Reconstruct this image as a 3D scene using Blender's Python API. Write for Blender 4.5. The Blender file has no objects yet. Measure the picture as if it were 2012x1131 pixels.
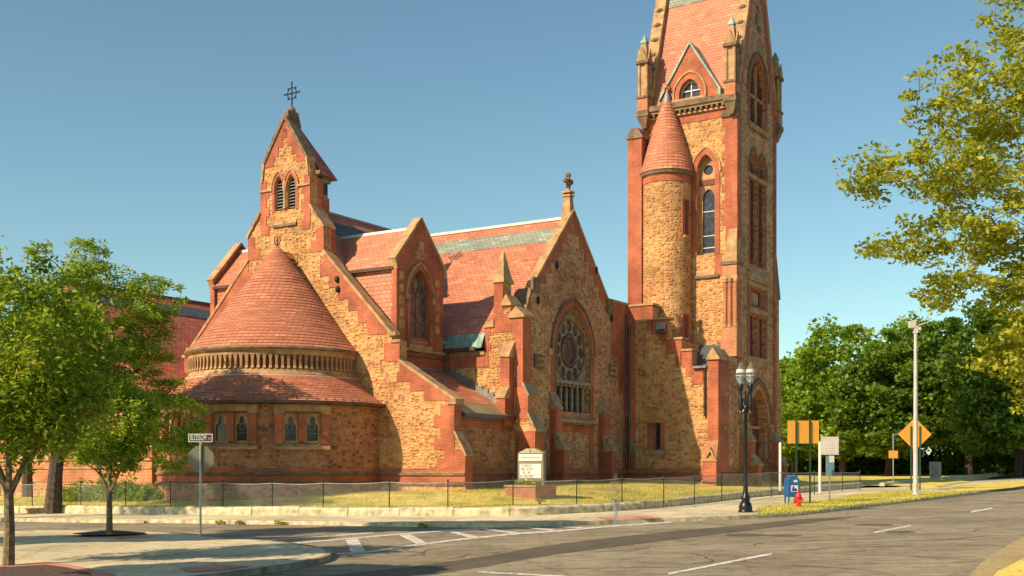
import bpy, bmesh, math, random
import numpy as np
from mathutils import Vector, Matrix
from mathutils.geometry import tessellate_polygon
R = math.radians
F = 2313.0; HY = 925.0; EYE = 2.0; CX = 1006.0
scene = bpy.context.scene
col = scene.collection
# ---------------------------------------------------------------- materials
def mat(name):
    m = bpy.data.materials.new(name); m.use_nodes = True
    nt = m.node_tree; b = nt.nodes['Principled BSDF']
    return m, nt, b
def N(nt, typ, **kw):
    n = nt.nodes.new(typ)
    for k, v in kw.items():
        if k in n.inputs: n.inputs[k].default_value = v
        else: setattr(n, k, v)
    return n
def L(nt, a, ao, b, bi): nt.links.new(a.outputs[ao], b.inputs[bi])
def ramp(nt, stops, interp='LINEAR'):
    r = nt.nodes.new('ShaderNodeValToRGB'); r.color_ramp.interpolation = interp
    el = r.color_ramp.elements
    while len(el) < len(stops): el.new(0.5)
    for e, (p, c) in zip(el, stops): e.position = p; e.color = (*c, 1)
    return r
def uvnode(nt, scale=(1,1,1)):
    u = N(nt, 'ShaderNodeUVMap'); m = N(nt, 'ShaderNodeMapping'); m.inputs['Scale'].default_value = scale
    L(nt, u, 'UV', m, 'Vector'); return m
def mixc(nt, a, b, fac, mode='MIX'):
    m = nt.nodes.new('ShaderNodeMix'); m.data_type = 'RGBA'; m.blend_type = mode
    for sock, v in ((6, a), (7, b), (0, fac)):
        if isinstance(v, tuple) and len(v) == 2 and not isinstance(v[0], (int, float)): nt.links.new(v[0].outputs[v[1]], m.inputs[sock])
        elif isinstance(v, (int, float)): m.inputs[sock].default_value = v
        else: m.inputs[sock].default_value = (*v, 1)
    return (m, 2)
def setc(nt, b, src, inp='Base Color'): nt.links.new(src[0].outputs[src[1]], b.inputs[inp])
def bump(nt, b, src, strength=.5, dist=.02):
    n = N(nt, 'ShaderNodeBump'); n.inputs['Strength'].default_value = strength; n.inputs['Distance'].default_value = dist
    nt.links.new(src[0].outputs[src[1]], n.inputs['Height']); L(nt, n, 'Normal', b, 'Normal'); return n
def plain(name, c, rough=.7, metal=0, noise=.15, scale=3.0, bumpd=0.0):
    m, nt, b = mat(name)
    tc = N(nt, 'ShaderNodeTexCoord'); n = N(nt, 'ShaderNodeTexNoise'); n.inputs['Scale'].default_value = scale; n.inputs['Detail'].default_value = 6
    L(nt, tc, 'Object', n, 'Vector')
    r = ramp(nt, [(.3, tuple(x*(1-noise*1.6) for x in c)), (.7, tuple(min(1, x*(1+noise)) for x in c))]); L(nt, n, 'Fac', r, 'Fac')
    L(nt, r, 'Color', b, 'Base Color'); b.inputs['Roughness'].default_value = rough; b.inputs['Metallic'].default_value = metal
    if bumpd: bump(nt, b, (n, 'Fac'), .6, bumpd)
    return m
def weather(nt, c, amt=.5, lo=(.42,.36,.33)):
    """soot and rain streaks: broad stains and narrow vertical runs"""
    u = uvnode(nt, (1.9, .16, 1)); n = N(nt, 'ShaderNodeTexNoise'); n.inputs['Scale'].default_value = 1.0; n.inputs['Detail'].default_value = 6; n.inputs['Roughness'].default_value = .65; L(nt, u, 'Vector', n, 'Vector')
    u2 = uvnode(nt, (.23, .3, 1)); n2 = N(nt, 'ShaderNodeTexNoise'); n2.inputs['Scale'].default_value = 1.0; n2.inputs['Detail'].default_value = 5; L(nt, u2, 'Vector', n2, 'Vector')
    r = ramp(nt, [(.30, lo), (.47, (1,1,1))]); L(nt, n, 'Fac', r, 'Fac'); r2 = ramp(nt, [(.32, (.66,.6,.58)), (.55, (1.05,1.05,1.05))]); L(nt, n2, 'Fac', r2, 'Fac')
    return mixc(nt, mixc(nt, c, (r, 'Color'), amt, 'MULTIPLY'), (r2, 'Color'), .7, 'MULTIPLY')
def rubble(name, cols, mortar, seed=0.0):
    m, nt, b = mat(name)
    u = uvnode(nt, (3.7, 6.2, 1)); u.inputs['Location'].default_value = (seed, seed*.7, 0)
    nz = N(nt, 'ShaderNodeTexNoise'); nz.inputs['Scale'].default_value = 1.6; nz.inputs['Detail'].default_value = 3; L(nt, u, 'Vector', nz, 'Vector')
    wob = mixc(nt, (u, 'Vector'), (nz, 'Color'), .16, 'ADD')
    vc = N(nt, 'ShaderNodeTexVoronoi'); vc.distance = 'CHEBYCHEV'; vc.inputs['Scale'].default_value = 1; vc.inputs['Randomness'].default_value = .78
    nt.links.new(wob[0].outputs[wob[1]], vc.inputs['Vector'])
    v2 = N(nt, 'ShaderNodeTexVoronoi'); v2.distance = 'CHEBYCHEV'; v2.feature = 'F2'; v2.inputs['Scale'].default_value = 1; v2.inputs['Randomness'].default_value = .78
    nt.links.new(wob[0].outputs[wob[1]], v2.inputs['Vector'])
    sub = N(nt, 'ShaderNodeMath', operation='SUBTRACT'); L(nt, v2, 'Distance', sub, 0); L(nt, vc, 'Distance', sub, 1)
    sep = N(nt, 'ShaderNodeSeparateColor'); L(nt, vc, 'Color', sep, 'Color')
    rc = ramp(nt, [(i/len(cols), c) for i, c in enumerate(cols)], 'CONSTANT'); L(nt, sep, 'Red', rc, 'Fac')
    # within-stone variation
    n2 = N(nt, 'ShaderNodeTexNoise'); n2.inputs['Scale'].default_value = 5; n2.inputs['Detail'].default_value = 8; n2.inputs['Roughness'].default_value = .7
    L(nt, u, 'Vector', n2, 'Vector')
    rv = ramp(nt, [(.25, (.62,.56,.5)), (.5, (1,1,1)), (.75, (1.25,1.2,1.12))]); L(nt, n2, 'Fac', rv, 'Fac')
    c1 = mixc(nt, (rc, 'Color'), (rv, 'Color'), .8, 'MULTIPLY')
    mr = ramp(nt, [(.06, (1,1,1)), (.15, (0,0,0))]); L(nt, sub, 'Value', mr, 'Fac')
    c2 = mixc(nt, c1, mortar, (mr, 'Color'))
    n3 = N(nt, 'ShaderNodeTexNoise'); n3.inputs['Scale'].default_value = .22; n3.inputs['Detail'].default_value = 4; L(nt, u, 'Vector', n3, 'Vector')
    r3 = ramp(nt, [(.3, (.72,.68,.64)), (.6, (1.08,1.06,1.04))]); L(nt, n3, 'Fac', r3, 'Fac')
    c3 = weather(nt, mixc(nt, c2, (r3, 'Color'), .6, 'MULTIPLY'), .38)
    setc(nt, b, c3); b.inputs['Roughness'].default_value = .9
    hr = ramp(nt, [(0, (0,0,0)), (.12, (.25,.25,.25)), (.45, (1,1,1))]); L(nt, sub, 'Value', hr, 'Fac')
    h = mixc(nt, (hr, 'Color'), (n2, 'Fac'), .45, 'MIX')
    bump(nt, b, h, 1.0, .11)
    return m
def brickm(name, c1, c2, mortar, w=.24, h=.078, ms=.012, bs=.006, off=.5, var=.35, rough=.85):
    m, nt, b = mat(name)
    u = uvnode(nt)
    nz = N(nt, 'ShaderNodeTexNoise'); nz.inputs['Scale'].default_value = .9; nz.inputs['Detail'].default_value = 7; L(nt, u, 'Vector', nz, 'Vector')
    t = N(nt, 'ShaderNodeTexBrick'); t.offset = off
    for k, v in (('Scale', 1), ('Brick Width', w), ('Row Height', h), ('Mortar Size', ms), ('Mortar Smooth', .3), ('Bias', 0)): t.inputs[k].default_value = v
    t.inputs['Color1'].default_value = (*c1, 1); t.inputs['Color2'].default_value = (*c2, 1); t.inputs['Mortar'].default_value = (*mortar, 1)
    L(nt, u, 'Vector', t, 'Vector')
    rv = ramp(nt, [(.3, (1-var,)*3), (.7, (1+var*.6,)*3)]); L(nt, nz, 'Fac', rv, 'Fac')
    c = mixc(nt, (t, 'Color'), (rv, 'Color'), 1.0, 'MULTIPLY')
    if bs > .004: c = weather(nt, c, .5, (.45,.42,.42))
    setc(nt, b, c)
    inv = N(nt, 'ShaderNodeMath', operation='SUBTRACT'); inv.inputs[0].default_value = 1; L(nt, t, 'Fac', inv, 1)
    bump(nt, b, (inv, 'Value'), .8, bs); b.inputs['Roughness'].default_value = rough
    return m
def tiles(name, c1, c2, c3, gap, w=.3, h=.21):
    """roof slates: rows that overlap, each slate its own tint"""
    m, nt, b = mat(name)
    u = uvnode(nt)
    t = N(nt, 'ShaderNodeTexBrick'); t.offset = .5
    for k, v in (('Scale', 1), ('Brick Width', w), ('Row Height', h), ('Mortar Size', .013), ('Mortar Smooth', .2), ('Bias', -.1)): t.inputs[k].default_value = v
    t.inputs['Color1'].default_value = (*c1, 1); t.inputs['Color2'].default_value = (*c2, 1); t.inputs['Mortar'].default_value = (*gap, 1)
    L(nt, u, 'Vector', t, 'Vector')
    # a few pale / dark slates
    m2 = N(nt, 'ShaderNodeVectorMath', operation='DIVIDE'); m2.inputs[1].default_value = (w*1.7, h, 1); L(nt, u, 'Vector', m2, 0)
    fl = N(nt, 'ShaderNodeVectorMath', operation='FLOOR'); L(nt, m2, 'Vector', fl, 0)
    wn = N(nt, 'ShaderNodeTexWhiteNoise'); wn.noise_dimensions = '2D'; L(nt, fl, 'Vector', wn, 'Vector')
    rw = ramp(nt, [(0, (.74,.72,.72)), (.12, (.9,.9,.9)), (.45, (1,1,1)), (.7, (1.1,1.12,1.1)), (.9, (1.35,1.5,1.45))], 'CONSTANT'); L(nt, wn, 'Value', rw, 'Fac')
    nz = N(nt, 'ShaderNodeTexNoise'); nz.inputs['Scale'].default_value = .35; nz.inputs['Detail'].default_value = 6; L(nt, u, 'Vector', nz, 'Vector')
    rn = ramp(nt, [(.35, (0,0,0)), (.7, (1,1,1))]); L(nt, nz, 'Fac', rn, 'Fac')
    ca = mixc(nt, (t, 'Color'), (rw, 'Color'), .8, 'MULTIPLY')
    rf = N(nt, 'ShaderNodeMath', operation='MULTIPLY'); rf.inputs[1].default_value = .45; L(nt, rn, 'Color', rf, 0)
    cb = mixc(nt, ca, c3, (rf, 'Value')); 
    cg = mixc(nt, cb, gap, (t, 'Fac')); setc(nt, b, cg)
    sp = N(nt, 'ShaderNodeSeparateXYZ'); L(nt, u, 'Vector', sp, 'Vector')
    dv = N(nt, 'ShaderNodeMath', operation='DIVIDE'); dv.inputs[1].default_value = h; L(nt, sp, 'Y', dv, 0)
    fr = N(nt, 'ShaderNodeMath', operation='FRACT'); L(nt, dv, 'Value', fr, 0)
    iv = N(nt, 'ShaderNodeMath', operation='SUBTRACT'); iv.inputs[0].default_value = 1; L(nt, fr, 'Value', iv, 1)
    ml = N(nt, 'ShaderNodeMath', operation='ADD'); L(nt, iv, 'Value', ml, 0)
    m5 = N(nt, 'ShaderNodeMath', operation='MULTIPLY'); m5.inputs[1].default_value = .5; L(nt, wn, 'Value', m5, 0); L(nt, m5, 'Value', ml, 1)
    bump(nt, b, (ml, 'Value'), .9, .028); b.inputs['Roughness'].default_value = .62
    return m
def leafm(name, dark, mid, light, trans=.35, accent=None):
    m, nt, b = mat(name)
    g = N(nt, 'ShaderNodeNewGeometry'); r = ramp(nt, [(0, dark), (.5, mid), (1, light)]); 
    if accent: 
        el = r.color_ramp.elements; el[2].position = .93; e = el.new(.97); e.color = (*accent, 1)
    tc = N(nt, 'ShaderNodeTexCoord'); nz = N(nt, 'ShaderNodeTexNoise'); nz.inputs['Scale'].default_value = .8; nz.inputs['Detail'].default_value = 3; L(nt, tc, 'Object', nz, 'Vector')
    mx = N(nt, 'ShaderNodeMath', operation='MULTIPLY_ADD'); mx.inputs[1].default_value = .55; L(nt, g, 'Random Per Island', mx, 0)
    s = N(nt, 'ShaderNodeMath', operation='MULTIPLY_ADD'); s.inputs[1].default_value = 1.3; s.inputs[2].default_value = -.42; L(nt, nz, 'Fac', s, 0); L(nt, s, 'Value', mx, 2)
    L(nt, mx, 'Value', r, 'Fac'); L(nt, r, 'Color', b, 'Base Color'); b.inputs['Roughness'].default_value = .55; b.inputs['Specular IOR Level'].default_value = .3
    t = N(nt, 'ShaderNodeBsdfTranslucent'); cc = mixc(nt, (r, 'Color'), (1.3, 1.25, .5), 1.0, 'MULTIPLY'); nt.links.new(cc[0].outputs[2], t.inputs['Color'])
    ms = N(nt, 'ShaderNodeMixShader'); ms.inputs[0].default_value = trans
    out = nt.nodes['Material Output']; L(nt, b, 'BSDF', ms, 1); L(nt, t, 'BSDF', ms, 2); L(nt, ms, 'Shader', out, 'Surface')
    return m
STC = [(.62,.30,.095),(.52,.23,.075),(.66,.35,.12),(.46,.18,.065),(.60,.28,.09),(.70,.40,.15),(.58,.23,.07),(.42,.17,.075),(.65,.33,.11),(.63,.30,.085)]
MAT = {}
MAT['stone'] = rubble('rubble stone', STC, (.62,.38,.18))
MAT['stone_b'] = rubble('brown rubble stone', [(.52,.27,.12),(.44,.205,.09),(.58,.32,.155),(.38,.165,.075),(.50,.24,.10),(.62,.38,.20),(.48,.205,.085),(.33,.15,.08)], (.58,.37,.21), 8.1)  # browner stones, with the shaded gable and tower front's tone in the colour
MAT['stone_apse'] = rubble('rubble stone apse', [(.47,.205,.085),(.34,.14,.065),(.55,.285,.125),(.27,.11,.05),(.43,.175,.07),(.52,.20,.08)], (.46,.24,.13), 3.3)  # darker, redder stones, with shade of the apse and aisle walls in the colour
MAT['brick'] = brickm('red brick', (.47,.105,.04), (.33,.068,.03), (.45,.20,.11))
MAT['brick2'] = brickm('orange brick', (.48,.15,.055), (.40,.10,.04), (.52,.34,.20))
MAT['slate'] = tiles('red slates', (.52,.185,.095), (.43,.135,.068), (.58,.24,.13), (.16,.05,.03))
MAT['slate_dk'] = tiles('deep red slates', (.40,.105,.055), (.32,.075,.042), (.44,.14,.075), (.09,.02,.016))
MAT['slate_gn'] = tiles('grey green slates', (.25,.26,.20), (.17,.20,.17), (.34,.33,.24), (.05,.06,.05))
MAT['slate_bl'] = tiles('dark grey slates', (.075,.10,.11), (.05,.07,.08), (.12,.13,.12), (.02,.03,.03))
MAT['trim'] = plain('brown sandstone', (.42,.245,.115), .85, 0, .28, 2.2, .01)
MAT['tracery'] = plain('grey brown carved stone', (.29,.22,.17), .85, 0, .2, 3, .01)
MAT['trim_dk'] = plain('weathered dark sandstone', (.19,.125,.075), .9, 0, .3, 3, .01)
MAT['trim_gn'] = plain('mossy sandstone', (.32,.23,.13), .9, 0, .3, 3, .01)
MAT['copper'] = plain('green copper', (.20,.32,.27), .55, .1, .3, 2.0)
MAT['patina'] = brickm('streaked copper', (.30,.33,.20), (.34,.22,.11), (.12,.14,.11), .5, 50, .02, .01, 0, .3, .5)
MAT['white'] = plain('pale ridge metal', (.62,.57,.53), .5, 0, .06)
MAT['iron'] = plain('black iron', (.03,.03,.03), .45, .6, .3)
MAT['glass'] = plain('leaded glass', (.035,.035,.045), .18, 0, .5, 4)
MAT['glass_v'] = plain('violet stained glass', (.13,.085,.10), .25, 0, .45, 3.5)
MAT['lead'] = plain('lead sheet', (.22,.22,.21), .5, .3, .2)
MAT['shutter'] = plain('dark red boards', (.17,.035,.025), .7, 0, .25)
MAT['gutter'] = plain('bronze gutter', (.10,.055,.04), .4, .3, .3)
MAT['frame'] = plain('pale window frame', (.55,.52,.48), .5, 0, .1)
# ---------------------------------------------------------------- geometry collector
class G:
    def __init__(s, m='stone'): s.F = []; s.mats = [m]; s.mi = 0; s.xf = None
    def use(s, m):
        if m not in s.mats: s.mats.append(m)
        s.mi = s.mats.index(m); return s
    def face(s, pts, uv=None):
        pts = [Vector(p) for p in pts]
        if s.xf: pts = [s.xf(p) for p in pts]
        s.F.append((pts, uv, s.mi))
    def box(s, x0, x1, y0, y1, z0, z1):
        a = [(x0,y0,z0),(x1,y0,z0),(x1,y1,z0),(x0,y1,z0),(x0,y0,z1),(x1,y0,z1),(x1,y1,z1),(x0,y1,z1)]
        for f in ((3,2,1,0),(4,5,6,7),(0,1,5,4),(1,2,6,5),(2,3,7,6),(3,0,4,7)): s.face([a[i] for i in f])
    def hexa(s, a):
        for f in ((3,2,1,0),(4,5,6,7),(0,1,5,4),(1,2,6,5),(2,3,7,6),(3,0,4,7)): s.face([a[i] for i in f])
    def prism(s, pl, off, poly, depth, holes=()):
        if pl == 'A': P = lambda p, d: (p[0], off+d, p[1])
        elif pl == 'B': P = lambda p, d: (off-d, p[0], p[1])
        elif pl == 'L': P = lambda p, d: (off+d, p[0], p[1])
        elif pl == 'H': P = lambda p, d: (p[0], off-d, p[1])
        elif pl == 'Z': P = lambda p, d: (p[0], p[1], off-d)
        loops = [list(poly)] + [list(h) for h in holes]
        flat = [p for l in loops for p in l]
        tris = tessellate_polygon([[Vector((p[0], p[1], 0)) for p in l] for l in loops])
        for tr in tris:
            s.face([P(flat[i], 0) for i in tr]); s.face([P(flat[i], depth) for i in reversed(tr)])
        for l in loops:
            for i in range(len(l)):
                a, b = l[i], l[(i+1) % len(l)]
                s.face([P(a,0), P(b,0), P(b,depth), P(a,depth)])
    def lathe(s, prof, cx, cy, n=32, a0=0, a1=2*math.pi, rows=None, flare=0.0, caps=False):
        """prof [(r,z)] bottom to top; rows: resample so each row is a slate course"""
        if rows:
            out = [prof[0]]; acc = 0
            pts = []
            for (r0,z0),(r1,z1) in zip(prof, prof[1:]):
                ln = math.hypot(r1-r0, z1-z0); k = max(1, round(ln/rows))
                for i in range(k): pts.append((r0+(r1-r0)*i/k, z0+(z1-z0)*i/k, r0+(r1-r0)*(i+1)/k, z0+(z1-z0)*(i+1)/k))
        else: pts = [(a[0],a[1],b[0],b[1]) for a, b in zip(prof, prof[1:])]
        v = 0
        for j, (r0,z0,r1,z1) in enumerate(pts):
            ln = rows if rows else math.hypot(r1-r0, z1-z0)
            rm = (r0+r1)/2
            for i in range(n):
                b0 = a0+(a1-a0)*i/n; b1 = a0+(a1-a0)*(i+1)/n
                q = lambda r, z, t: (cx+r*math.sin(t), cy-r*math.cos(t), z)
                u0, u1 = b0*rm+j*7.37, b1*rm+j*7.37
                rf = r0+flare
                s.face([q(rf,z0,b0), q(rf,z0,b1), q(r1,z1,b1), q(r1,z1,b0)], [(u0,v),(u1,v),(u1,v+ln),(u0,v+ln)])
            v += ln
        if caps:
            for (r, z) in (prof[0], prof[-1]):
                if r > 1e-3: s.face([(cx+r*math.sin(a0+(a1-a0)*i/n), cy-r*math.cos(a0+(a1-a0)*i/n), z) for i in range(n)])
    def tube(s, path, r, n=6, r1=None):
        path = [Vector(p) for p in path]; m = len(path); rings = []
        for i, p in enumerate(path):
            d = (path[min(i+1, m-1)]-path[max(i-1, 0)]).normalized()
            up = Vector((0,0,1)) if abs(d.z) < .9 else Vector((1,0,0))
            x = d.cross(up).normalized(); y = d.cross(x)
            rr = r if r1 is None else r+(r1-r)*i/(m-1)
            rings.append([p+x*rr*math.cos(2*math.pi*k/n)+y*rr*math.sin(2*math.pi*k/n) for k in range(n)])
        for a, b in zip(rings, rings[1:]):
            for k in range(n): s.face([a[k], a[(k+1)%n], b[(k+1)%n], b[k]])
        s.face(rings[0][::-1]); s.face(rings[-1])
    def ball(s, c, r, nu=10, nv=6, sz=1.0):
        c = Vector(c)
        P = lambda i, j: c+Vector((r*math.sin(math.pi*j/nv)*math.cos(2*math.pi*i/nu), r*math.sin(math.pi*j/nv)*math.sin(2*math.pi*i/nu), r*sz*math.cos(math.pi*j/nv)))
        for i in range(nu):
            for j in range(nv):
                if j == 0: s.face([P(i,0), P(i,1), P(i+1,1)])
                elif j == nv-1: s.face([P(i,j), P(i,nv), P(i+1,j)])
                else: s.face([P(i,j), P(i,j+1), P(i+1,j+1), P(i+1,j)])
    def build(s, name, parent=None, smooth=False, merge=False, label=None, cat=None, group=None, kind=None, loc=None, rz=0):
        V = []; FI = []; UV = []; MI = []
        for pts, uv, mi in s.F:
            k = len(V); V.extend(p[:] for p in pts); FI.append(tuple(range(k, k+len(pts)))); MI.append(mi)
            if uv is None:
                n = Vector((0,0,0))
                for i in range(len(pts)): 
                    a, b = pts[i], pts[(i+1) % len(pts)]
                    n += Vector(((a.y-b.y)*(a.z+b.z), (a.z-b.z)*(a.x+b.x), (a.x-b.x)*(a.y+b.y)))
                if n.length < 1e-12: n = Vector((0,0,1))
                n.normalize()
                if n.z < -.001: n = -n
                t = Vector((0,0,1)).cross(n)
                if t.length < .05: t = Vector((1,0,0)); bb = Vector((0,1,0))
                else:
                    t.normalize(); bb = n.cross(t)
                UV.extend((p.dot(t), p.dot(bb)) for p in pts)
            else: UV.extend(uv)
        me = bpy.data.meshes.new(name); me.from_pydata(V, [], FI)
        ul = me.uv_layers.new(name='UVMap'); ul.data.foreach_set('uv', [c for u in UV for c in u])
        me.polygons.foreach_set('material_index', MI)
        for m in s.mats: me.materials.append(MAT[m])
        if merge or smooth:
            bm = bmesh.new(); bm.from_mesh(me); bmesh.ops.remove_doubles(bm, verts=bm.verts, dist=1e-4); bm.to_mesh(me); bm.free()
        if smooth:
            me.polygons.foreach_set('use_smooth', [True]*len(me.polygons))
            me.set_sharp_from_angle(angle=R(38)) if hasattr(me, 'set_sharp_from_angle') else None
        o = bpy.data.objects.new(name, me); col.objects.link(o)
        if parent: o.parent = parent
        if loc: o.location = loc
        if rz: o.rotation_euler = (0,0,rz)
        tag(o, label, cat, group, kind); return o
def tag(o, label=None, cat=None, group=None, kind=None):
    for k, v in (('label', label), ('category', cat), ('group', group), ('kind', kind)):
        if v: o[k] = v
    return o
def empty(name, loc, rz=0, label=None, cat=None, group=None):
    o = bpy.data.objects.new(name, None); col.objects.link(o); o.location = loc; o.rotation_euler = (0,0,rz); o.empty_display_size = .2
    return tag(o, label, cat, group)
def copy_tree(o, parent=None):
    c = o.copy(); col.objects.link(c)
    if parent: c.parent = parent
    for ch in list(o.children): copy_tree(ch, c)
    return c
def text(name, body, size, m, parent, loc, rot, ext=.004, sx=1.0):
    c = bpy.data.curves.new(name, 'FONT'); c.body = body; c.size = size; c.extrude = ext; c.align_x = 'CENTER'; c.align_y = 'CENTER'
    t = bpy.data.objects.new('tmp', c); col.objects.link(t); bpy.context.view_layer.update()
    c = bpy.data.meshes.new_from_object(t.evaluated_get(bpy.context.evaluated_depsgraph_get())); c.materials.clear(); bpy.data.objects.remove(t)
    o = bpy.data.objects.new(name, c); col.objects.link(o); o.parent = parent; o.location = loc; o.rotation_euler = rot; o.scale = (sx,1,1)
    c.materials.append(MAT[m]); return o
# ---------------------------------------------------------------- terrain (plane that rises gently away and to the right)
GA, GX, GY = -.384, .0136, .0137
def hz(x, y):
    v = GA+GX*x+GY*y
    return v if v < 1.5 else 1.5+.35*math.tanh((v-1.5)/.35*1.0)
def gp(px, py, dz=0.0):
    u = (px-CX)/F; D = (EYE-GA-dz)/((py-HY)/F+GY+GX*u)
    return (u*D, D)
def gp3(px, py, dz=0.0):
    x, y = gp(px, py, dz); return Vector((x, y, GA+GX*x+GY*y+dz))
# church frame: local x = along the gable wall, local y = along the nave, away from the street
TH = R(-31.95); CC = (-11.26, 60.0)
AX = (math.cos(TH), math.sin(TH)); BX = (-math.sin(TH), math.cos(TH))
def Ap(t, px, py):
    u = (px-CX)/F; x0 = CC[0]+t*BX[0]; y0 = CC[1]+t*BX[1]
    s = (u*y0-x0)/(AX[0]-u*AX[1]); D = y0+s*AX[1]
    return (s, EYE+(HY-py)/F*D)
def Bp(s, px, py):
    u = (px-CX)/F; x0 = CC[0]+s*AX[0]; y0 = CC[1]+s*AX[1]
    t = (u*y0-x0)/(BX[0]-u*BX[1]); D = y0+t*BX[1]
    return (t, EYE+(HY-py)/F*D)
def c2w(s, t): return (CC[0]+s*AX[0]+t*BX[0], CC[1]+s*AX[1]+t*BX[1])
def w2c(x, y): dx, dy = x-CC[0], y-CC[1]; return (dx*AX[0]+dy*AX[1], dx*BX[0]+dy*BX[1])
def arch(cx, z0, zs, h, rise, n=8):
    RR = (h*h+rise*rise)/(2*h); c = h-RR; th = math.atan2(rise, RR-h)
    r = [(cx+c+RR*math.cos(th*i/n), zs+RR*math.sin(th*i/n)) for i in range(n+1)]
    l = [(2*cx-x, z) for x, z in reversed(r[:-1])]
    return [(cx-h, z0), (cx+h, z0)]+r+l
def circ(cx, cz, r, n=24): return [(cx+r*math.cos(2*math.pi*i/n), cz+r*math.sin(2*math.pi*i/n)) for i in range(n)]
def rect(x0, x1, z0, z1): return [(x0,z0),(x1,z0),(x1,z1),(x0,z1)]
# ================================================================ CHURCH
church = empty('church', (CC[0], CC[1], 0), TH, 'red brick and golden stone church with conical apse roof, rose window gable and tall tower', 'church')
def front(pl, off, proud): return off-proud if pl in 'AL' else off+proud
def slab(g, pl, off, poly, proud=.03, holes=(), m=None):
    if m: g.use(m)
    g.prism(pl, front(pl, off, proud), poly, proud+.02, holes)
def vquoin(g, pl, off, x, z0, z1, sg, w1=.36, w2=.62, st=.44, proud=.03, m='brick'):
    poly = [(x, z0)]; n = max(2, round((z1-z0)/st)); r = []
    for i in range(n):
        w = w1 if i % 2 else w2
        r += [(x+sg*w, z0+(z1-z0)*i/n), (x+sg*w, z0+(z1-z0)*(i+1)/n)]
    slab(g, pl, off, poly+r+[(x, z1)], proud, m=m)
def rquoin(g, pl, off, p0, p1, w, st=.5, proud=.03, m='brick'):
    n = max(2, round(abs(p1[1]-p0[1])/st)); sg = 1 if p1[0] > p0[0] else -1
    xo = lambda z: p0[0]+(p1[0]-p0[0])*(z-p0[1])/(p1[1]-p0[1])
    pts = [p0]
    for i in range(n):
        za = p0[1]+(p1[1]-p0[1])*i/n; zb = p0[1]+(p1[1]-p0[1])*(i+1)/n
        x = xo(zb)+sg*w*.75 if i < n-1 else xo(zb)+sg*.02
        pts += [(x, za), (x, zb)]
    slab(g, pl, off, pts+[p1], proud, m=m)
def coping(g, pl, off, p0, p1, th=.16, depth=1.1, out=.1, m='trim'):
    d = Vector((p1[0]-p0[0], p1[1]-p0[1])); n = Vector((-d.y, d.x)).normalized()
    if n.y < 0: n = -n
    a, b = Vector(p0)-n*.05, Vector(p1)-n*.05
    g.use(m); g.prism(pl, front(pl, off, out), [tuple(a), tuple(b), tuple(b+n*th), tuple(a+n*th)], depth+out)
def basebands(g, pl, off, x0, x1, brick=True):
    slab(g, pl, off, rect(x0, x1, 1.44, 2.13), .045, m='brick')
    slab(g, pl, off, rect(x0-.01, x1+.01, 1.80, 1.90), .13, m='trim_dk')
    slab(g, pl, off, rect(x0-.01, x1+.01, 1.92, 1.96), .08, m='trim')
    slab(g, pl, off, rect(x0-.02, x1+.02, 1.37, 1.47), .15, m='trim_dk')
def ringslab(g, pl, off, cx, z0, zs, h, rise, w, proud=.04, m='brick', n=8):
    """arched surround of width w round an opening"""
    o = arch(cx, z0, zs, h+w, rise+w*1.15, n); i = arch(cx, z0-.001, zs, h, rise, n)
    # open at the foot: build as strip quads
    oo = o[1:]+[o[0]]; ii = i[1:]+[i[0]]
    g.use(m)
    for k in range(len(oo)-1): g.prism(pl, front(pl, off, proud), [oo[k], oo[k+1], ii[k+1], ii[k]], proud+.02)
SC = -.4; RZ = 15.8; K = 1.12
# ---------------------------------------------------------------- chancel gable wall with its bellcote
g = G('stone')
P = lambda px, py: Ap(0, px, py)
right = [(1.3, 13.0), (2.2, 13.0)]
rt = [(1.15, 17.75), (1.3, 17.1), (1.3, 15.4), (2.2, 14.25), (2.2, 13.0), (6.45, 8.62), (6.45, 8.25), (6.95, 8.25), (6.95, 7.25), (10.13, 5.3), (10.13, 3.8), (10.75, 2.75), (10.75, -.6)]
lf = [(2*SC-x, z) for x, z in reversed(rt)]
outline = lf+[(SC, 20.05)]+rt
holes = [arch(SC+dx, 15.35, 16.5, .29, .62)+[] for dx in (-.42, .42)]
g.prism('A', 0, outline, .55, holes)
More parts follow.
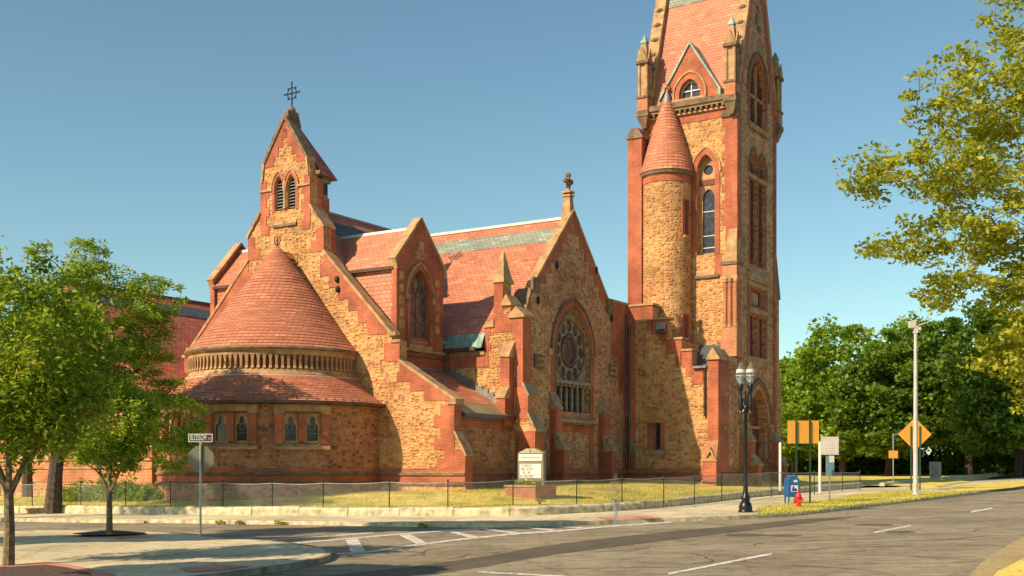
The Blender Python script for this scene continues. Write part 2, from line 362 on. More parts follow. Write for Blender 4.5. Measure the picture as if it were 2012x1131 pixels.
# brick edges, stepped against the stone
for sg in (1, -1):
    m_ = (lambda p: p) if sg == 1 else (lambda p: (2*SC-p[0], p[1]))
    X = lambda x: m_((x, 0))[0]
    rquoin(g, 'A', 0, m_((6.45, 8.62)), m_((2.2, 13.0)), 1.15, .62)
    rquoin(g, 'A', 0, m_((10.13, 5.3)), m_((6.95, 7.25)), 1.3, .5)
    vquoin(g, 'A', 0, X(2.2), 13.0, 14.2, -sg, .5, .85, .5)
    vquoin(g, 'A', 0, X(1.3), 14.2, 17.0, -sg, .42, .6, .45)
    rquoin(g, 'A', 0, m_((1.14, 17.7)), m_((SC, 19.95)), .62, .45)
    vquoin(g, 'A', 0, X(10.13), 3.0, 5.1, -sg, .8, 1.15, .5)
    vquoin(g, 'A', 0, X(10.74), 2.13, 3.0, -sg, 1.2, 1.6, .45)
    slab(g, 'A', 0, [m_((6.0, 7.3)), m_((6.95, 7.24)), m_((6.95, 8.2)), m_((6.0, 8.2))], .03, m='brick')
    for ch in (.02,):
        slab(g, 'A', 0, [m_((SC+.9+.0, 15.3)), m_((SC+.72, 15.3)), m_((SC+.72, 16.45)), m_((SC+.9, 16.45))], .035, m='brick')
    basebands(g, 'A', 0, *sorted((X(4.6), X(10.75))))
    coping(g, 'A', 0, m_((2.15, 13.02)), m_((6.5, 8.55)), .14, .58, .08)
    coping(g, 'A', 0, m_((6.9, 7.28)), m_((10.2, 5.28)), .14, .58, .08)
    slab(g, 'A', 0, [m_((6.35, 8.5)), m_((6.75, 8.5)), m_((6.75, 8.68)), m_((6.3, 8.68))], .1, m='trim')
    slab(g, 'A', 0, [m_((6.44, 8.16)), m_((7.05, 8.16)), m_((7.05, 8.3)), m_((6.44, 8.3))], .1, m='trim')
    g.use('trim'); g.prism('A', -.1, [m_((9.75, 5.1)), m_((10.25, 5.1)), m_((10.25, 5.36)), m_((9.85, 5.36))], .72)
    coping(g, 'A', 0, m_((1.02, 17.9)), m_((SC-.0, 20.1)), .17, .6, .1, 'trim_dk')
    coping(g, 'A', 0, m_((1.18, 16.9)), m_((1.04, 17.95)), .12, .6, .08)
    # bellcote shoulders in three weathered steps
    for i in range(3):
        a, b = (1.3+.3*i, 15.4-.383*i), (1.3+.3*(i+1), 15.4-.383*(i+1)-.06)
        coping(g, 'A', 0, m_(a), m_(b), .13, .85, .1, 'trim')
    coping(g, 'A', 0, m_((10.13, 3.85)), m_((10.45, 3.3)), .1, .6, .06, 'trim')
    coping(g, 'A', 0, m_((10.42, 3.38)), m_((10.8, 2.7)), .1, .6, .07, 'trim')
    g.use('brick').box(*sorted((X(10.2), X(10.765))), .02, .562, -.5, 2.72); g.box(*sorted((X(9.9), X(10.145))), .02, .562, 2.7, 5.1)
for dx in (-.42, .42): ringslab(g, 'A', 0, SC+dx, 16.3, 16.5, .3, .64, .17, .05)
for dx in (-.42, .42): ringslab(g, 'A', 0, SC+dx, 16.4, 16.5, .46, .84, .07, .09, 'trim')
for s0, s1 in ((2*SC-1.34, SC-.86), (SC+.86, 1.34)): slab(g, 'A', 0, rect(s0, s1, 16.42, 16.53), .1, m='trim')
slab(g, 'A', 0, rect(SC-.8, SC+.8, 14.5, 14.62), .1, m='trim_dk')
g.use('trim')   # weathered double sill
for dx in (-.42, .42):
    a, b = SC+dx-.36, SC+dx+.36
    g.hexa([(a,-.07,14.6),(b,-.07,14.6),(b,.4,14.6),(a,.4,14.6),(a,-.05,14.72),(b,-.05,14.72),(b,.4,15.42),(a,.4,15.42)])
g.use('iron')
for z, s_ in ((11.5, 3.1), (11.0, 3.15)): g.ball((s_, -.08, z), .12, 8, 5, 1.5)
cw = g.build('chancel_wall', church)
g = G('trim'); g.lathe([(.12,15.4),(.12,15.5),(.085,15.56),(.085,16.35),(.14,16.45),(.14,16.55)], SC, -.02, 12, caps=True)
g.build('colonnette', cw, smooth=True)
g = G('lead')
for dx in (-.42, .42):
    for i in range(9):
        z = 15.45+i*.16
        g.hexa([(SC+dx-.27,.12,z),(SC+dx+.27,.12,z),(SC+dx+.27,.24,z+.08),(SC+dx-.27,.24,z+.08),(SC+dx-.27,.12,z+.02),(SC+dx+.27,.12,z+.02),(SC+dx+.27,.24,z+.1),(SC+dx-.27,.24,z+.1)])
g.use('iron').box(SC-.69, SC-.15, .26, .29, 15.3, 17.12); g.box(SC+.15, SC+.69, .26, .29, 15.3, 17.12)
g.build('louvre', cw)
# bellcote body and roof
g = G('brick'); g.box(2*SC-1.3, 1.3, .53, 1.45, 12.2, 15.1); g.box(2*SC-1.3, 1.3, .9, 1.45, 15.1, 16.0); g.box(.9, 1.3, .53, 1.0, 15.1, 16.9); g.box(2*SC-1.3, 2*SC-.9, .53, 1.0, 15.1, 16.9)
g.box(1.28, 2.2, .53, .86, 12.2, 14.2); g.box(2*SC-2.2, 2*SC-1.28, .53, .86, 12.2, 14.2)
g.use('copper'); g.box(1.0, 1.22, 1.0, 1.42, 16.0, 17.0); g.box(2*SC-1.22, 2*SC-1.0, 1.0, 1.42, 16.0, 17.0); g.box(2*SC-1.0, 1.0, 1.3, 1.42, 15.5, 17.0)
g.box(.9, 1.34, .9, 1.5, 16.75, 17.0); g.use('iron').box(1.15, 1.24, 1.1, 1.35, 16.15, 16.7)
g.build('bellcote_body', church)
g = G('slate_dk'); e0, e1 = 2*SC-1.62, 1.62
ap0, ap1 = (SC, .45, 20.0), (SC, .85, 20.0)
for (s_, q) in ((e1, 1), (e0, -1)):
    g.face([(s_, .5, 17.05), (s_, 1.75, 16.95), ap1, ap0])
g.face([(e1, 1.75, 16.95), (e0, 1.75, 16.95), ap1])
g.face([(e0, .5, 17.05), (e0, 1.75, 16.95), (e1, 1.75, 16.95), (e1, .5, 17.05)])
g.use('trim_dk'); g.hexa([(SC-.2,.0,19.75),(SC+.2,.0,19.75),(SC+.2,1.0,19.75),(SC-.2,1.0,19.75),(SC-.12,.1,20.5),(SC+.12,.1,20.5),(SC+.12,.85,20.5),(SC-.12,.85,20.5)])
g.ball((SC, .5, 20.55), .2, 8, 6, 1.2); g.box(1.3, 1.65, .3, .5, 17.0, 17.2); g.box(e0, e0+.35, .3, .5, 17.0, 17.2)
g.build('bellcote_roof', church)
g = G('iron')
cz = 21.45; g.tube([(SC,.5,20.5),(SC,.5,22.05)], .035, 6); g.tube([(SC-.5,.5,cz),(SC+.5,.5,cz)], .035, 6)
ringp = [(SC+.3*math.cos(a*math.pi/12), .5, cz+.3*math.sin(a*math.pi/12)) for a in range(25)]; g.tube(ringp, .03, 5)
for a in range(8):
    t_ = a*math.pi/4; c_, s_ = math.cos(t_), math.sin(t_)
    g.ball((SC+(.5 if a%2==0 else .36)*c_, .5, cz+(.55 if a in (2,) else .5 if a%2==0 else .36)*s_), .055, 6, 4)
g.build('ring_cross', church)
# ---------------------------------------------------------------- main roofs
def rake(s): return RZ-K*abs(s-SC)
g = G('slate'); e = 6.1-SC
g.prism('A', .5, [(SC-e, rake(SC-e)), (SC, RZ), (SC+e, rake(SC+e)), (SC+e, rake(SC+e)-.3), (SC-e, rake(SC-e)-.3)], 32)
g.build('nave_roof', church)
def band_roof(axis, g, d0, d1, lo, hi, c, m):
    """a slate band let into a roof slope, between two heights"""
    for sg in (1, -1):
        x0, x1 = c+sg*(RZ-hi)/K, c+sg*(RZ-lo)/K
        n = Vector((sg*K, 1)).normalized()*.03
        poly = [(x0+n.x, hi+n.y), (x1+n.x, lo+n.y), (x1, lo-.02), (x0, hi-.02)]
        g.use(m); g.prism(axis, d0, poly, d1)
g = G('slate_bl'); band_roof('A', g, .6, 31.9, RZ-1.45, RZ-.62, SC, 'slate_bl')
g.build('slate_band', church)
g = G('lead'); g.box(SC-.1, SC+.1, .85, 32.8, RZ-.06, RZ+.07); g.build('ridge_cap', church)
TT = 11.2
g = G('slate')
g.prism('B', 9.79, [(TT-6.02, RZ-K*6.02), (TT, RZ), (TT+6.02, RZ-K*6.02), (TT+6.02, 8.3), (TT-6.02, 8.3)], 20.2)
g.build('transept_roof', church)
g = G('slate_gn'); band_roof('B', g, 9.77, 9.7, RZ-1.45, RZ-.62, TT, 'slate_gn'); g.build('slate_band', church)
g = G('white'); g.box(.5, 9.72, TT-.1, TT+.1, RZ-.05, RZ+.1); g.build('ridge_cap', church)
# copper gutter strip at the foot of the transept roof, with standing seams
def cu_strip(name, s0, s1, t0, z0, t1, z1, m, seam=.3, axis=0):
    g = G(m)
    if axis == 0:
        g.hexa([(s0,t0,z0-.06),(s1,t0,z0-.06),(s1,t1,z1-.06),(s0,t1,z1-.06),(s0,t0,z0),(s1,t0,z0),(s1,t1,z1),(s0,t1,z1)])
        x = s0+.05
        while x < s1: g.hexa([(x,t0,z0),(x+.03,t0,z0),(x+.03,t1,z1),(x,t1,z1),(x,t0,z0+.05),(x+.03,t0,z0+.05),(x+.03,t1,z1+.05),(x,t1,z1+.05)]); x += seam
    else:
        g.hexa([(s0,t0,z0-.06),(s0,t1,z0-.06),(s1,t1,z1-.06),(s1,t0,z1-.06),(s0,t0,z0),(s0,t1,z0),(s1,t1,z1),(s1,t0,z1)])
    return g.build(name, church)
cu_strip('copper_strip', 6.15, 8.45, 4.78, 8.3, 5.12, 9.02, 'copper', .28)
g = G('gutter'); g.box(6.1, 8.1, 4.68, 4.84, 8.12, 8.3); g.tube([(6.35,4.75,8.15),(6.35,4.75,7.2)], .06); g.build('gutter', church)
# ---------------------------------------------------------------- dormers on the chancel sides
def dormer(mirror):
    sx = (lambda s: s) if not mirror else (lambda s: 2*SC-s+.35)
    pl = 'L' if mirror else 'B'
    S6 = sx(6.15); c = 2.75
    g = G('slate'); ez, rz_ = 12.1, 14.05
    sec = [(.95, 7.9), (.95, ez), (c, rz_), (4.6, ez), (4.6, 7.9)]
    g.prism(pl, sx(5.78), sec, 4.7)
    for a, b in (((.8, ez-.14), (c, rz_+.05)), ((4.75, ez-.14), (c, rz_+.05))):
        d = Vector((b[0]-a[0], b[1]-a[1])); n = Vector((-d.y, d.x)).normalized(); n = n if n.y > 0 else -n
        g.use('slate'); g.prism(pl, sx(5.84), [a, b, (b[0]+n.x*.1, b[1]+n.y*.1), (a[0]+n.x*.1, a[1]+n.y*.1)], 5.0)
    g.use('white'); g.prism(pl, sx(5.95), [(c-.09, rz_+.1), (c+.09, rz_+.1), (c+.05, rz_+.24), (c-.05, rz_+.24)], 4.9)
    g.use('gutter'); g.prism(pl, sx(5.95), rect(.72, .82, ez-.22, ez-.1), 4.4)
    g.build('dormer_roof', church)
    g = G('brick')
    wall = [(.78, 7.75), (4.72, 7.75), (4.72, 12.05), (4.85, 12.4), (c, 14.7), (.65, 12.4), (.78, 12.05)]
    op = arch(2.65, 8.35, 10.75, .82, 1.3)
    g.prism(pl, S6, wall, .3, [op])
    cd = 1
    for sg in (-1, 1):
        g.use('trim'); coping(g, pl, S6, (c+sg*2.12, 12.33), (c, 14.68), .12, .4, .07, 'trim')
        g.prism(pl, front(pl, S6, .06), [(c+sg*1.97, 11.9), (c+sg*2.14, 12.36), (c+sg*1.97, 12.5)], .4)
        for i, (z, w) in enumerate(((9.0,.2),(9.6,.16),(10.2,.2),(10.8,.16),(11.4,.2))): slab(g, pl, S6, rect(2.65+sg*1.5-w, 2.65+sg*1.5+w, z, z+.4), .03, m='stone')
    slab(g, pl, S6, [(c-.5,12.6),(c+.5,12.6),(c+.5,13.0),(c+.25,13.0),(c+.25,13.5),(c-.25,13.5),(c-.25,13.0),(c-.5,13.0)], .03, m='stone')
    ringslab(g, pl, S6, 2.65, 8.35, 10.75, .84, 1.33, .22, .06, 'brick')
    ringslab(g, pl, S6, 2.65, 10.6, 10.75, 1.06, 1.6, .1, .11, 'trim')
    slab(g, pl, S6, rect(1.45, 1.75, 10.45, 10.75), .12, m='trim'); slab(g, pl, S6, rect(3.6, 3.9, 10.45, 10.75), .14, m='trim')
    slab(g, pl, S6, rect(.7, 4.8, 7.95, 8.1), .12, m='trim'); slab(g, pl, S6, rect(.7, 4.8, 7.72, 7.82), .09, m='trim_dk')
    w = g.build('dormer_wall', church)
    g = G('glass_v'); g.prism(pl, front(pl, S6, -.24), arch(2.65, 8.36, 10.75, .81, 1.29), .03)
    wn = g.build('window', church)
    g = G('trim_dk'); f = front(pl, S6, -.2)
    for z in (9.5, 10.75): g.prism(pl, f, rect(1.84, 3.46, z-.03, z+.03), .05)
    g.prism(pl, f, rect(2.615, 2.685, 8.4, 10.9), .05)
    o_, i_ = arch(2.65, 8.37, 10.75, .8, 1.27), arch(2.65, 8.43, 10.75, .73, 1.17)
    g.prism(pl, f, o_, .06, [i_])
    for cx_ in (2.25, 3.05): g.prism(pl, f, arch(cx_, 10.7, 10.78, .38, .5, 5), .04, [arch(cx_, 10.72, 10.78, .33, .43, 5)])
    g.prism(pl, f, circ(2.65, 11.4, .3, 14), .04, [circ(2.65, 11.4, .24, 14)])
    g.build('tracery', wn)
    g = G('trim'); a = front(pl, S6, .1); b_ = front(pl, S6, -.25); lo, hi = sorted((a, b_))
    zz = (lambda x: 8.28 if abs(x-a) < .01 else 8.42)
    g.hexa([(lo,1.7,8.1),(hi,1.7,8.1),(hi,3.6,8.1),(lo,3.6,8.1),(lo,1.7,zz(lo)),(hi,1.7,zz(hi)),(hi,3.6,zz(hi)),(lo,3.6,zz(lo))])
    g.build('sill', wn)
dormer(False); dormer(True)
g = G('copper'); g.tube([(1.35,.86,12.0),(1.3,.9,13.2),(1.1,1.2,13.9)], .09, 4); g.build('valley_flashing', church)
g = G('copper'); g.tube([(6.2,4.85,8.5),(5.3,4.95,9.6),(4.3,5.05,10.6)], .14, 4); g.build('valley_flashing', church)
# chancel side walls, aisle roof, aisle walls
g = G('brick'); g.box(5.7, 6.1, .5, 5.2, 5.0, 8.35); g.box(2*SC-6.1, 2*SC-5.7, .85, 30, 0, 8.35)
g.use('lead'); g.box(6.1, 6.16, .9, 5.08, 7.12, 7.22); g.build('chancel_side_wall', church)
g = G('slate'); g.hexa([(6.1,.5,6.9),(9.35,.5,5.1),(9.35,5.1,5.1),(6.1,5.1,6.9),(6.1,.5,7.12),(9.35,.5,5.33),(9.35,5.1,5.33),(6.1,5.1,7.12)])
g.build('aisle_roof', church)
cu_strip('copper_strip', 9.35, 10.3, .57, 5.33, 5.1, 4.76, 'patina', axis=1)
g = G('lead')
for i in range(9):
    s_ = 6.3+i*.34; z = 7.1-(s_-6.1)*.55
    g.box(s_, s_+.35, 5.02, 5.07, z-.2, z+.28)
g.build('step_flashing', church)
g = G('gutter'); g.box(10.13, 10.35, .57, 5.15, 4.55, 4.72); g.box(10.1, 10.2, .57, 5.15, 4.44, 4.55); g.build('gutter', church)
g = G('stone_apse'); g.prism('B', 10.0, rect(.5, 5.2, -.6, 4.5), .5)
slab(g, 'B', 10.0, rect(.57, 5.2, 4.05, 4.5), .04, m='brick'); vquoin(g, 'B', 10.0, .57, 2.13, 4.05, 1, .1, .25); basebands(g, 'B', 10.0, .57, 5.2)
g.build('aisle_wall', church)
g = G('stone'); g.box(2*SC-9.5, 2*SC-6.1, .9, 30, -.6, 5); g.hexa([(2*SC-9.6,.9,4.9),(2*SC-6.1,.9,4.9),(2*SC-6.1,30,4.9),(2*SC-9.6,30,4.9),(2*SC-9.6,.9,5.1),(2*SC-6.1,.9,7.1),(2*SC-6.1,30,7.1),(2*SC-9.6,30,5.1)])
g.build('far_aisle', church)
# ---------------------------------------------------------------- transept: lit side wall with the stepped pinnacle
g = G('stone'); Q = lambda px, py: Ap(5.1, px, py)
pts = [Q(953, 643), Q(971, 632), Q(971, 556), Q(989, 553), Q(989, 600), Q(1003, 592), Q(1003, 624), Q(1028, 614), Q(1028, 752), Q(1038, 776), Q(1038, 812), Q(1052, 846)]
x0 = pts[0][0]; zt = pts[0][1]; xr = pts[7][0]; xb = pts[-1][0]
poly = [(6.1, -.6), (xb, -.6)]+[(xb, pts[-1][1])]+[pts[10], pts[9], pts[8], (xr, pts[7][1])]+[(pts[6][0], pts[6][1]), (pts[5][0], pts[5][1]), (pts[4][0], pts[4][1]), (pts[3][0], pts[3][1]), (pts[2][0], pts[3][1]), (pts[2][0], zt+.35), (x0, zt), (x0, 8.1), (6.1, 8.1)]
g.prism('A', 5.1, poly, .75)
vquoin(g, 'A', 5.1, xr, 6.2, pts[7][1]-.05, -1, .42, .62, .42)
vquoin(g, 'A', 5.1, x0, 8.1, zt-.05, 1, .22, .36, .42)
slab(g, 'A', 5.1, rect(pts[2][0]+.01, pts[3][0]-.01, zt+.3, pts[3][1]-.02), .03, m='brick')
slab(g, 'A', 5.1, rect(pts[2][0]-.1, pts[5][0], zt-.3, zt+.6), .028, m='brick')
slab(g, 'A', 5.1, rect(pts[5][0]-.1, xr-.01, pts[7][1]-.9, pts[6][1]), .029, m='brick')
slab(g, 'A', 5.1, rect(xr-.45, xb-.01, 2.13, pts[11][1]), .03, m='brick')
slab(g, 'A', 5.1, [(xr-.4, 4.6), (pts[10][0], 4.6), (pts[9][0], pts[9][1]), (xr, pts[8][1]), (xr, 6.3), (xr-.4, 6.3)], .029, m='brick')
slab(g, 'A', 5.1, rect(6.15, x0+.2, 7.3, 8.1), .03, m='brick')
slab(g, 'A', 5.1, rect(6.15, x0, 7.9, 8.12), .1, m='trim')
basebands(g, 'A', 5.1, 10.2, xb)
g.use('brick').box(xr-.3, xr+.012, 5.12, 5.862, 3.0, pts[7][1]-.02); g.box(xb-.3, xb+.012, 5.12, 5.862, -.5, pts[11][1]-.02); g.box(pts[10][0]-.25, pts[10][0]+.012, 5.12, 5.862, 3.0, pts[10][1]-.02)
def cap_gable(g, s0, s1, t0, t1, z, h, m='trim'):
    """small gabled coping stone, ridge along t"""
    c = (s0+s1)/2; g.use(m); g.prism('A', t0, [(s0, z), (s1, z), (s1, z+.08), (c, z+h), (s0, z+.08)], t1-t0)
def cap_lean(g, s0, s1, t0, t1, z0, z1, m='trim', side='B'):
    """sloped weathering: falls towards +s (side B) or -t (side A)"""
    g.use(m)
    if side == 'B': g.hexa([(s0,t0,z0-.1),(s1,t0,z0-.1),(s1,t1,z0-.1),(s0,t1,z0-.1),(s0,t0,z1),(s1,t0,z0),(s1,t1,z0),(s0,t1,z1)])
    else: g.hexa([(s0,t0,z0-.1),(s1,t0,z0-.1),(s1,t1,z0-.1),(s0,t1,z0-.1),(s0,t0,z0),(s1,t0,z0),(s1,t1,z1),(s0,t1,z1)])
# pyramid cap on the pinnacle
ps0, ps1 = pts[2][0]-.08, pts[3][0]+.1; pz = pts[3][1]; pa = Q(986, 492)[1]
g.use('trim'); cxp = (ps0+ps1)/2; cyp = 5.5
b4 = [(ps0,5.0,pz-.02),(ps1,5.0,pz-.02),(ps1,6.02,pz-.02),(ps0,6.02,pz-.02)]; m4 = [(ps0+.1,5.12,pz+.32),(ps1-.1,5.12,pz+.32),(ps1-.1,5.9,pz+.32),(ps0+.1,5.9,pz+.32)]; t4 = [(cxp-.05,cyp-.05,pa),(cxp+.05,cyp-.05,pa),(cxp+.05,cyp+.05,pa),(cxp-.05,cyp+.05,pa)]
g.hexa(b4+m4); g.hexa(m4+t4)
def capstep(a, b):
    g.use('trim'); g.prism('A', 4.98, [(a[0]-.08, a[1]-.02), (b[0]+.1, a[1]-.02), (b[0]+.1, a[1]+.1), ((a[0]+b[0])/2, a[1]+.55), (a[0]-.08, a[1]+.1)], 1.05)
capstep((pts[4][0], pts[4][1]), (pts[5][0], pts[4][1])); capstep((pts[6][0], pts[6][1]), (xr, pts[6][1]))
g.prism('A', 5.0, [(x0-.06, zt-.02), (pts[1][0]+.02, zt-.02), (pts[1][0]+.02, zt+.38), (x0-.06, zt+.1)], .9)
# buttress standing on the lit side
a0 = Ap(4.6, 982, 700)[0]; a1 = Ap(4.6, 1000, 700)[0]; g.use('brick'); zb = Ap(4.6, 990, 697)[1]; zb2 = Ap(4.3, 988, 778)[1]
g.box(a0, a1, 4.62, 5.2, 4.2, zb); cap_lean(g, a0-.04, a1+.04, 4.55, 5.2, zb, zb+.85, side='A')
g.use('brick'); g.box(a0+.02, a1-.02, 4.25, 4.7, 4.2, zb2); cap_lean(g, a0-.02, a1+.02, 4.18, 4.7, zb2, zb2+.6, side='A')
# corner buttress caps facing the rose side
for (pa_, pb_) in ((pts[8], pts[9]), (pts[10], pts[11])):
    g.use('trim_gn'); mid = ((pa_[0]+pb_[0])/2, (pa_[1]+pb_[1])/2)
    coping(g, 'A', 5.1, (pa_[0]-.02, pa_[1]+.02), mid, .1, .95, .06, 'trim_gn'); coping(g, 'A', 5.1, (mid[0]-.03, mid[1]+.1), (pb_[0]+.05, pb_[1]-.02), .1, .95, .07, 'trim_gn')
g.build('transept_side_wall', church)
# ---------------------------------------------------------------- rose window gable
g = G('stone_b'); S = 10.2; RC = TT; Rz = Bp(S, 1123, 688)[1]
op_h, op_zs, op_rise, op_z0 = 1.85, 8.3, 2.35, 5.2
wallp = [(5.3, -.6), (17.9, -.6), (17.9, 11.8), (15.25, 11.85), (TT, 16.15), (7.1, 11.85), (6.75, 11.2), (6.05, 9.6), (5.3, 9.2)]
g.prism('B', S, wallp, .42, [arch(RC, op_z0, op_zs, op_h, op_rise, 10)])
for sg in (1, -1):
    rquoin(g, 'B', S, (TT+sg*4.1, 11.75), (TT, 16.1), .62, .6)
    coping(g, 'B', S, (TT+sg*4.15, 11.72), (TT, 16.18), .13, .4, .08)
    slab(g, 'B', S, rect(*sorted((TT+sg*2.35, TT+sg*1.86)), 2.13, 8.3), .03, m='brick')
rquoin(g, 'B', S, (6.0, 9.5), (6.7, 11.1), .4, .45)
coping(g, 'B', S, (5.95, 9.55), (6.8, 11.35), .15, .9, .08, 'trim_dk')
slab(g, 'B', S, rect(6.75, 7.45, 11.2, 11.95), .14, m='trim_dk'); slab(g, 'B', S, rect(15.1, 15.75, 11.05, 11.85), .12, m='trim_dk')
slab(g, 'B', S, rect(5.95, 6.55, 2.13, 9.5), .03, m='brick'); vquoin(g, 'B', S, 6.55, 5.0, 9.4, 1, .1, .3)
slab(g, 'B', S, [(15.7,8.6),(16.6,8.6),(16.6,6.5),(17.9,6.5),(17.9,11.78),(15.7,11.78)], .03, m='brick'); slab(g, 'B', S, rect(17.2, 17.9, 2.1, 6.5), .03, m='brick')
slab(g, 'B', S, rect(15.2, 17.9, 11.78, 11.92), .08, m='trim')
ringslab(g, 'B', S, RC, 8.25, 8.3, 2.12, 2.68, .27, .07, 'brick', 12)
ringslab(g, 'B', S, RC, 8.3, 8.35, 2.4, 3.0, .07, .11, 'trim_dk', 12)
ringslab(g, 'B', S, RC, 5.2, 8.3, 1.86, 2.36, .13, .05, 'trim_dk', 12)
ringslab(g, 'B', S, RC, 5.2, 8.3, 2.0, 2.54, .12, .02, 'brick', 12)
for sg in (1, -1): slab(g, 'B', S, rect(*sorted((RC+sg*2.3, RC+sg*2.75)), 8.1, 8.45), .1, m='trim')
# carved square panels either side
for c_ in (Bp(S, 1057, 710), Bp(S, 1202, 728)):
    slab(g, 'B', S, rect(c_[0]-.42, c_[0]+.42, c_[1]-.36, c_[1]+.36), .09, m='trim_dk')
    g.use('trim')
    for i in (-1, 0, 1):
        for j in (-1, 1): g.ball((S+.1, c_[0]+i*.25, c_[1]+j*.16), .1, 7, 5)
basebands(g, 'B', S, 6.0, 17.7)
# iron tie plates with rust stains below
g.use('iron')
for px, py in ((1093, 520), (1170, 530), (1200, 625), (1056, 590)):
    c_ = Bp(S, px, py); g.ball((S+.05, c_[0], c_[1]), .11, 8, 5, 2.0)
g.use('gutter'); g.tube([(S+.1, 17.5, 11.2), (S+.1, 17.5, 2.3)], .07)
rw_ = g.build('rose_gable_wall', church)
# buttresses under the rose
def buttress(t0, w, z1, z2, p1=.4, p2=.85):
    """two-stage buttress on the rose wall"""
    g = G('brick'); t1 = t0+w
    g.box(S-.05, S+p1, t0, t1, -.6, z1); cap_lean(g, S-.05, S+p1+.06, t0-.05, t1+.05, z1, z1+.95, 'trim_gn')
    g.use('brick'); g.box(S-.05, S+p2, t0+.02, t1-.02, -.6, z2); cap_lean(g, S+p1-.1, S+p2+.06, t0-.04, t1+.04, z2, z2+.95, 'trim_gn')
    g.use('trim_gn'); g.box(S+p1-.1, S+(p1+p2)/2, t0-.05, t1+.05, z2+.35, z2+.62)
    g.use('trim_dk'); g.box(S, S+p2+.1, t0-.06, t1+.06, 1.37, 1.47); g.box(S, S+p2+.09, t0-.05, t1+.05, 1.8, 1.9)
    return g.build('buttress', church)
for px in (1080, 1176, 1229):
    t0 = Bp(S, px, 900)[0]; buttress(t0, .62, 5.35, 3.2 if px != 1229 else 3.15)
# window
g = G('tracery'); f = S-.22
disc = circ(RC, Rz, 1.68, 48)
head = arch(RC, 6.85, op_zs, op_h+.03, op_rise+.03, 12)
g.prism('B', f, head, .18, [disc])
lobes = []
for k in range(12):
    a = 2*math.pi*k/12; lobes.append((RC+1.34*math.cos(a), Rz+1.34*math.sin(a)))
g.prism('B', f-.02, circ(RC, Rz, 1.7, 48), .16, [circ(x, z, .315, 14) for x, z in lobes]+[circ(RC, Rz, .98, 36)])
g.use('trim_dk'); g.prism('B', f+.03, circ(RC, Rz, .82, 36), .2, [circ(RC, Rz, .74, 36)])
g.prism('B', f+.04, circ(RC, Rz, 1.72, 48), .1, [circ(RC, Rz, 1.63, 48)])
g.use('tracery'); g.box(f-.2, S+.08, RC-1.95, RC+1.95, 6.72, 6.88)
for i in range(9): g.box(f-.05, S+.04, RC-1.75+i*.43, RC-1.6+i*.43, 6.56, 6.72)
for i in range(6):
    x = RC-1.55+i*.62; g.box(f-.1, f+.02, x-.07, x+.07, 5.15, 6.72); g.hexa([(f-.1,x-.09,4.98),(f+.25,x-.09,4.85),(f+.25,x+.09,4.85),(f-.1,x+.09,4.98),(f-.1,x-.09,5.3),(f+.02,x-.07,5.3),(f+.02,x+.07,5.3),(f-.1,x+.09,5.3)])
wn = G('glass_v'); wn.prism('B', f-.12, circ(RC, Rz, 1.69, 40), .03); wn.use('glass'); wn.prism('B', f-.13, arch(RC, 5.1, op_zs, op_h, op_rise, 10), .03)
wn = wn.build('rose_window', church); g.build('tracery', wn)
g = G('trim_dk')
for k in range(12):
    a = 2*math.pi*k/12; g.tube([(f-.1, RC+.05*math.cos(a), Rz+.05*math.sin(a)), (f-.1, RC+.95*math.cos(a), Rz+.95*math.sin(a))], .014, 4)
for r in (.3, .55): g.tube([(f-.1, RC+r*math.cos(i*math.pi/10), Rz+r*math.sin(i*math.pi/10)) for i in range(21)], .014, 4)
for k in range(12):
    x, z = lobes[k]; g.tube([(f-.1, x-.24, z), (f-.1, x+.24, z)], .012, 4); g.tube([(f-.1, x, z-.24), (f-.1, x, z+.24)], .012, 4)
for i in range(5):
    x = RC-1.24+i*.62
    for j in range(4): g.tube([(f-.1, x-.25, 5.35+j*.36), (f-.1, x+.25, 5.35+j*.36)], .012, 4)
g.build('leading', wn)
g = G('trim'); g.hexa([(S-.6,RC-1.9,4.62),(S+.32,RC-2.2,4.62),(S+.32,RC+2.2,4.62),(S-.6,RC+1.9,4.62),(S-.6,RC-1.9,5.35),(S+.3,RC-2.2,4.76),(S+.3,RC+2.2,4.76),(S-.6,RC+1.9,5.35)])
g.use('trim_dk'); g.box(S, S+.26, RC-2.25, RC+2.25, 4.5, 4.62); g.build('sill', wn)
g = G('brick'); slab(g, 'B', S, rect(RC-2.25, RC+2.25, 4.1, 4.5), .035); g.build('brick_band', rw_)
# stone cross on the gable
g = G('trim'); cx_, cy_ = S-.3, TT
g.hexa([(cx_-.3,cy_-.3,15.7),(cx_+.3,cy_-.3,15.7),(cx_+.3,cy_+.3,15.7),(cx_-.3,cy_+.3,15.7),(cx_-.17,cy_-.17,17.1),(cx_+.17,cy_-.17,17.1),(cx_+.17,cy_+.17,17.1),(cx_-.17,cy_+.17,17.1)])
g.box(cx_-.25,cx_+.25,cy_-.25,cy_+.25,16.95,17.05); g.box(cx_-.27,cx_+.27,cy_-.27,cy_+.27,17.15,17.25)
g.box(cx_-.08,cx_+.08,cy_-.09,cy_+.09,17.25,18.2); g.use('trim_dk')
for (dy, z) in ((-.28,17.82),(.28,17.82),(0,18.15),(0,17.55)): g.ball((cx_, cy_+dy, z), .16, 8, 6)
g.box(cx_-.08,cx_+.08,cy_-.38,cy_+.38,17.74,17.9)
g.build('stone_cross', church)
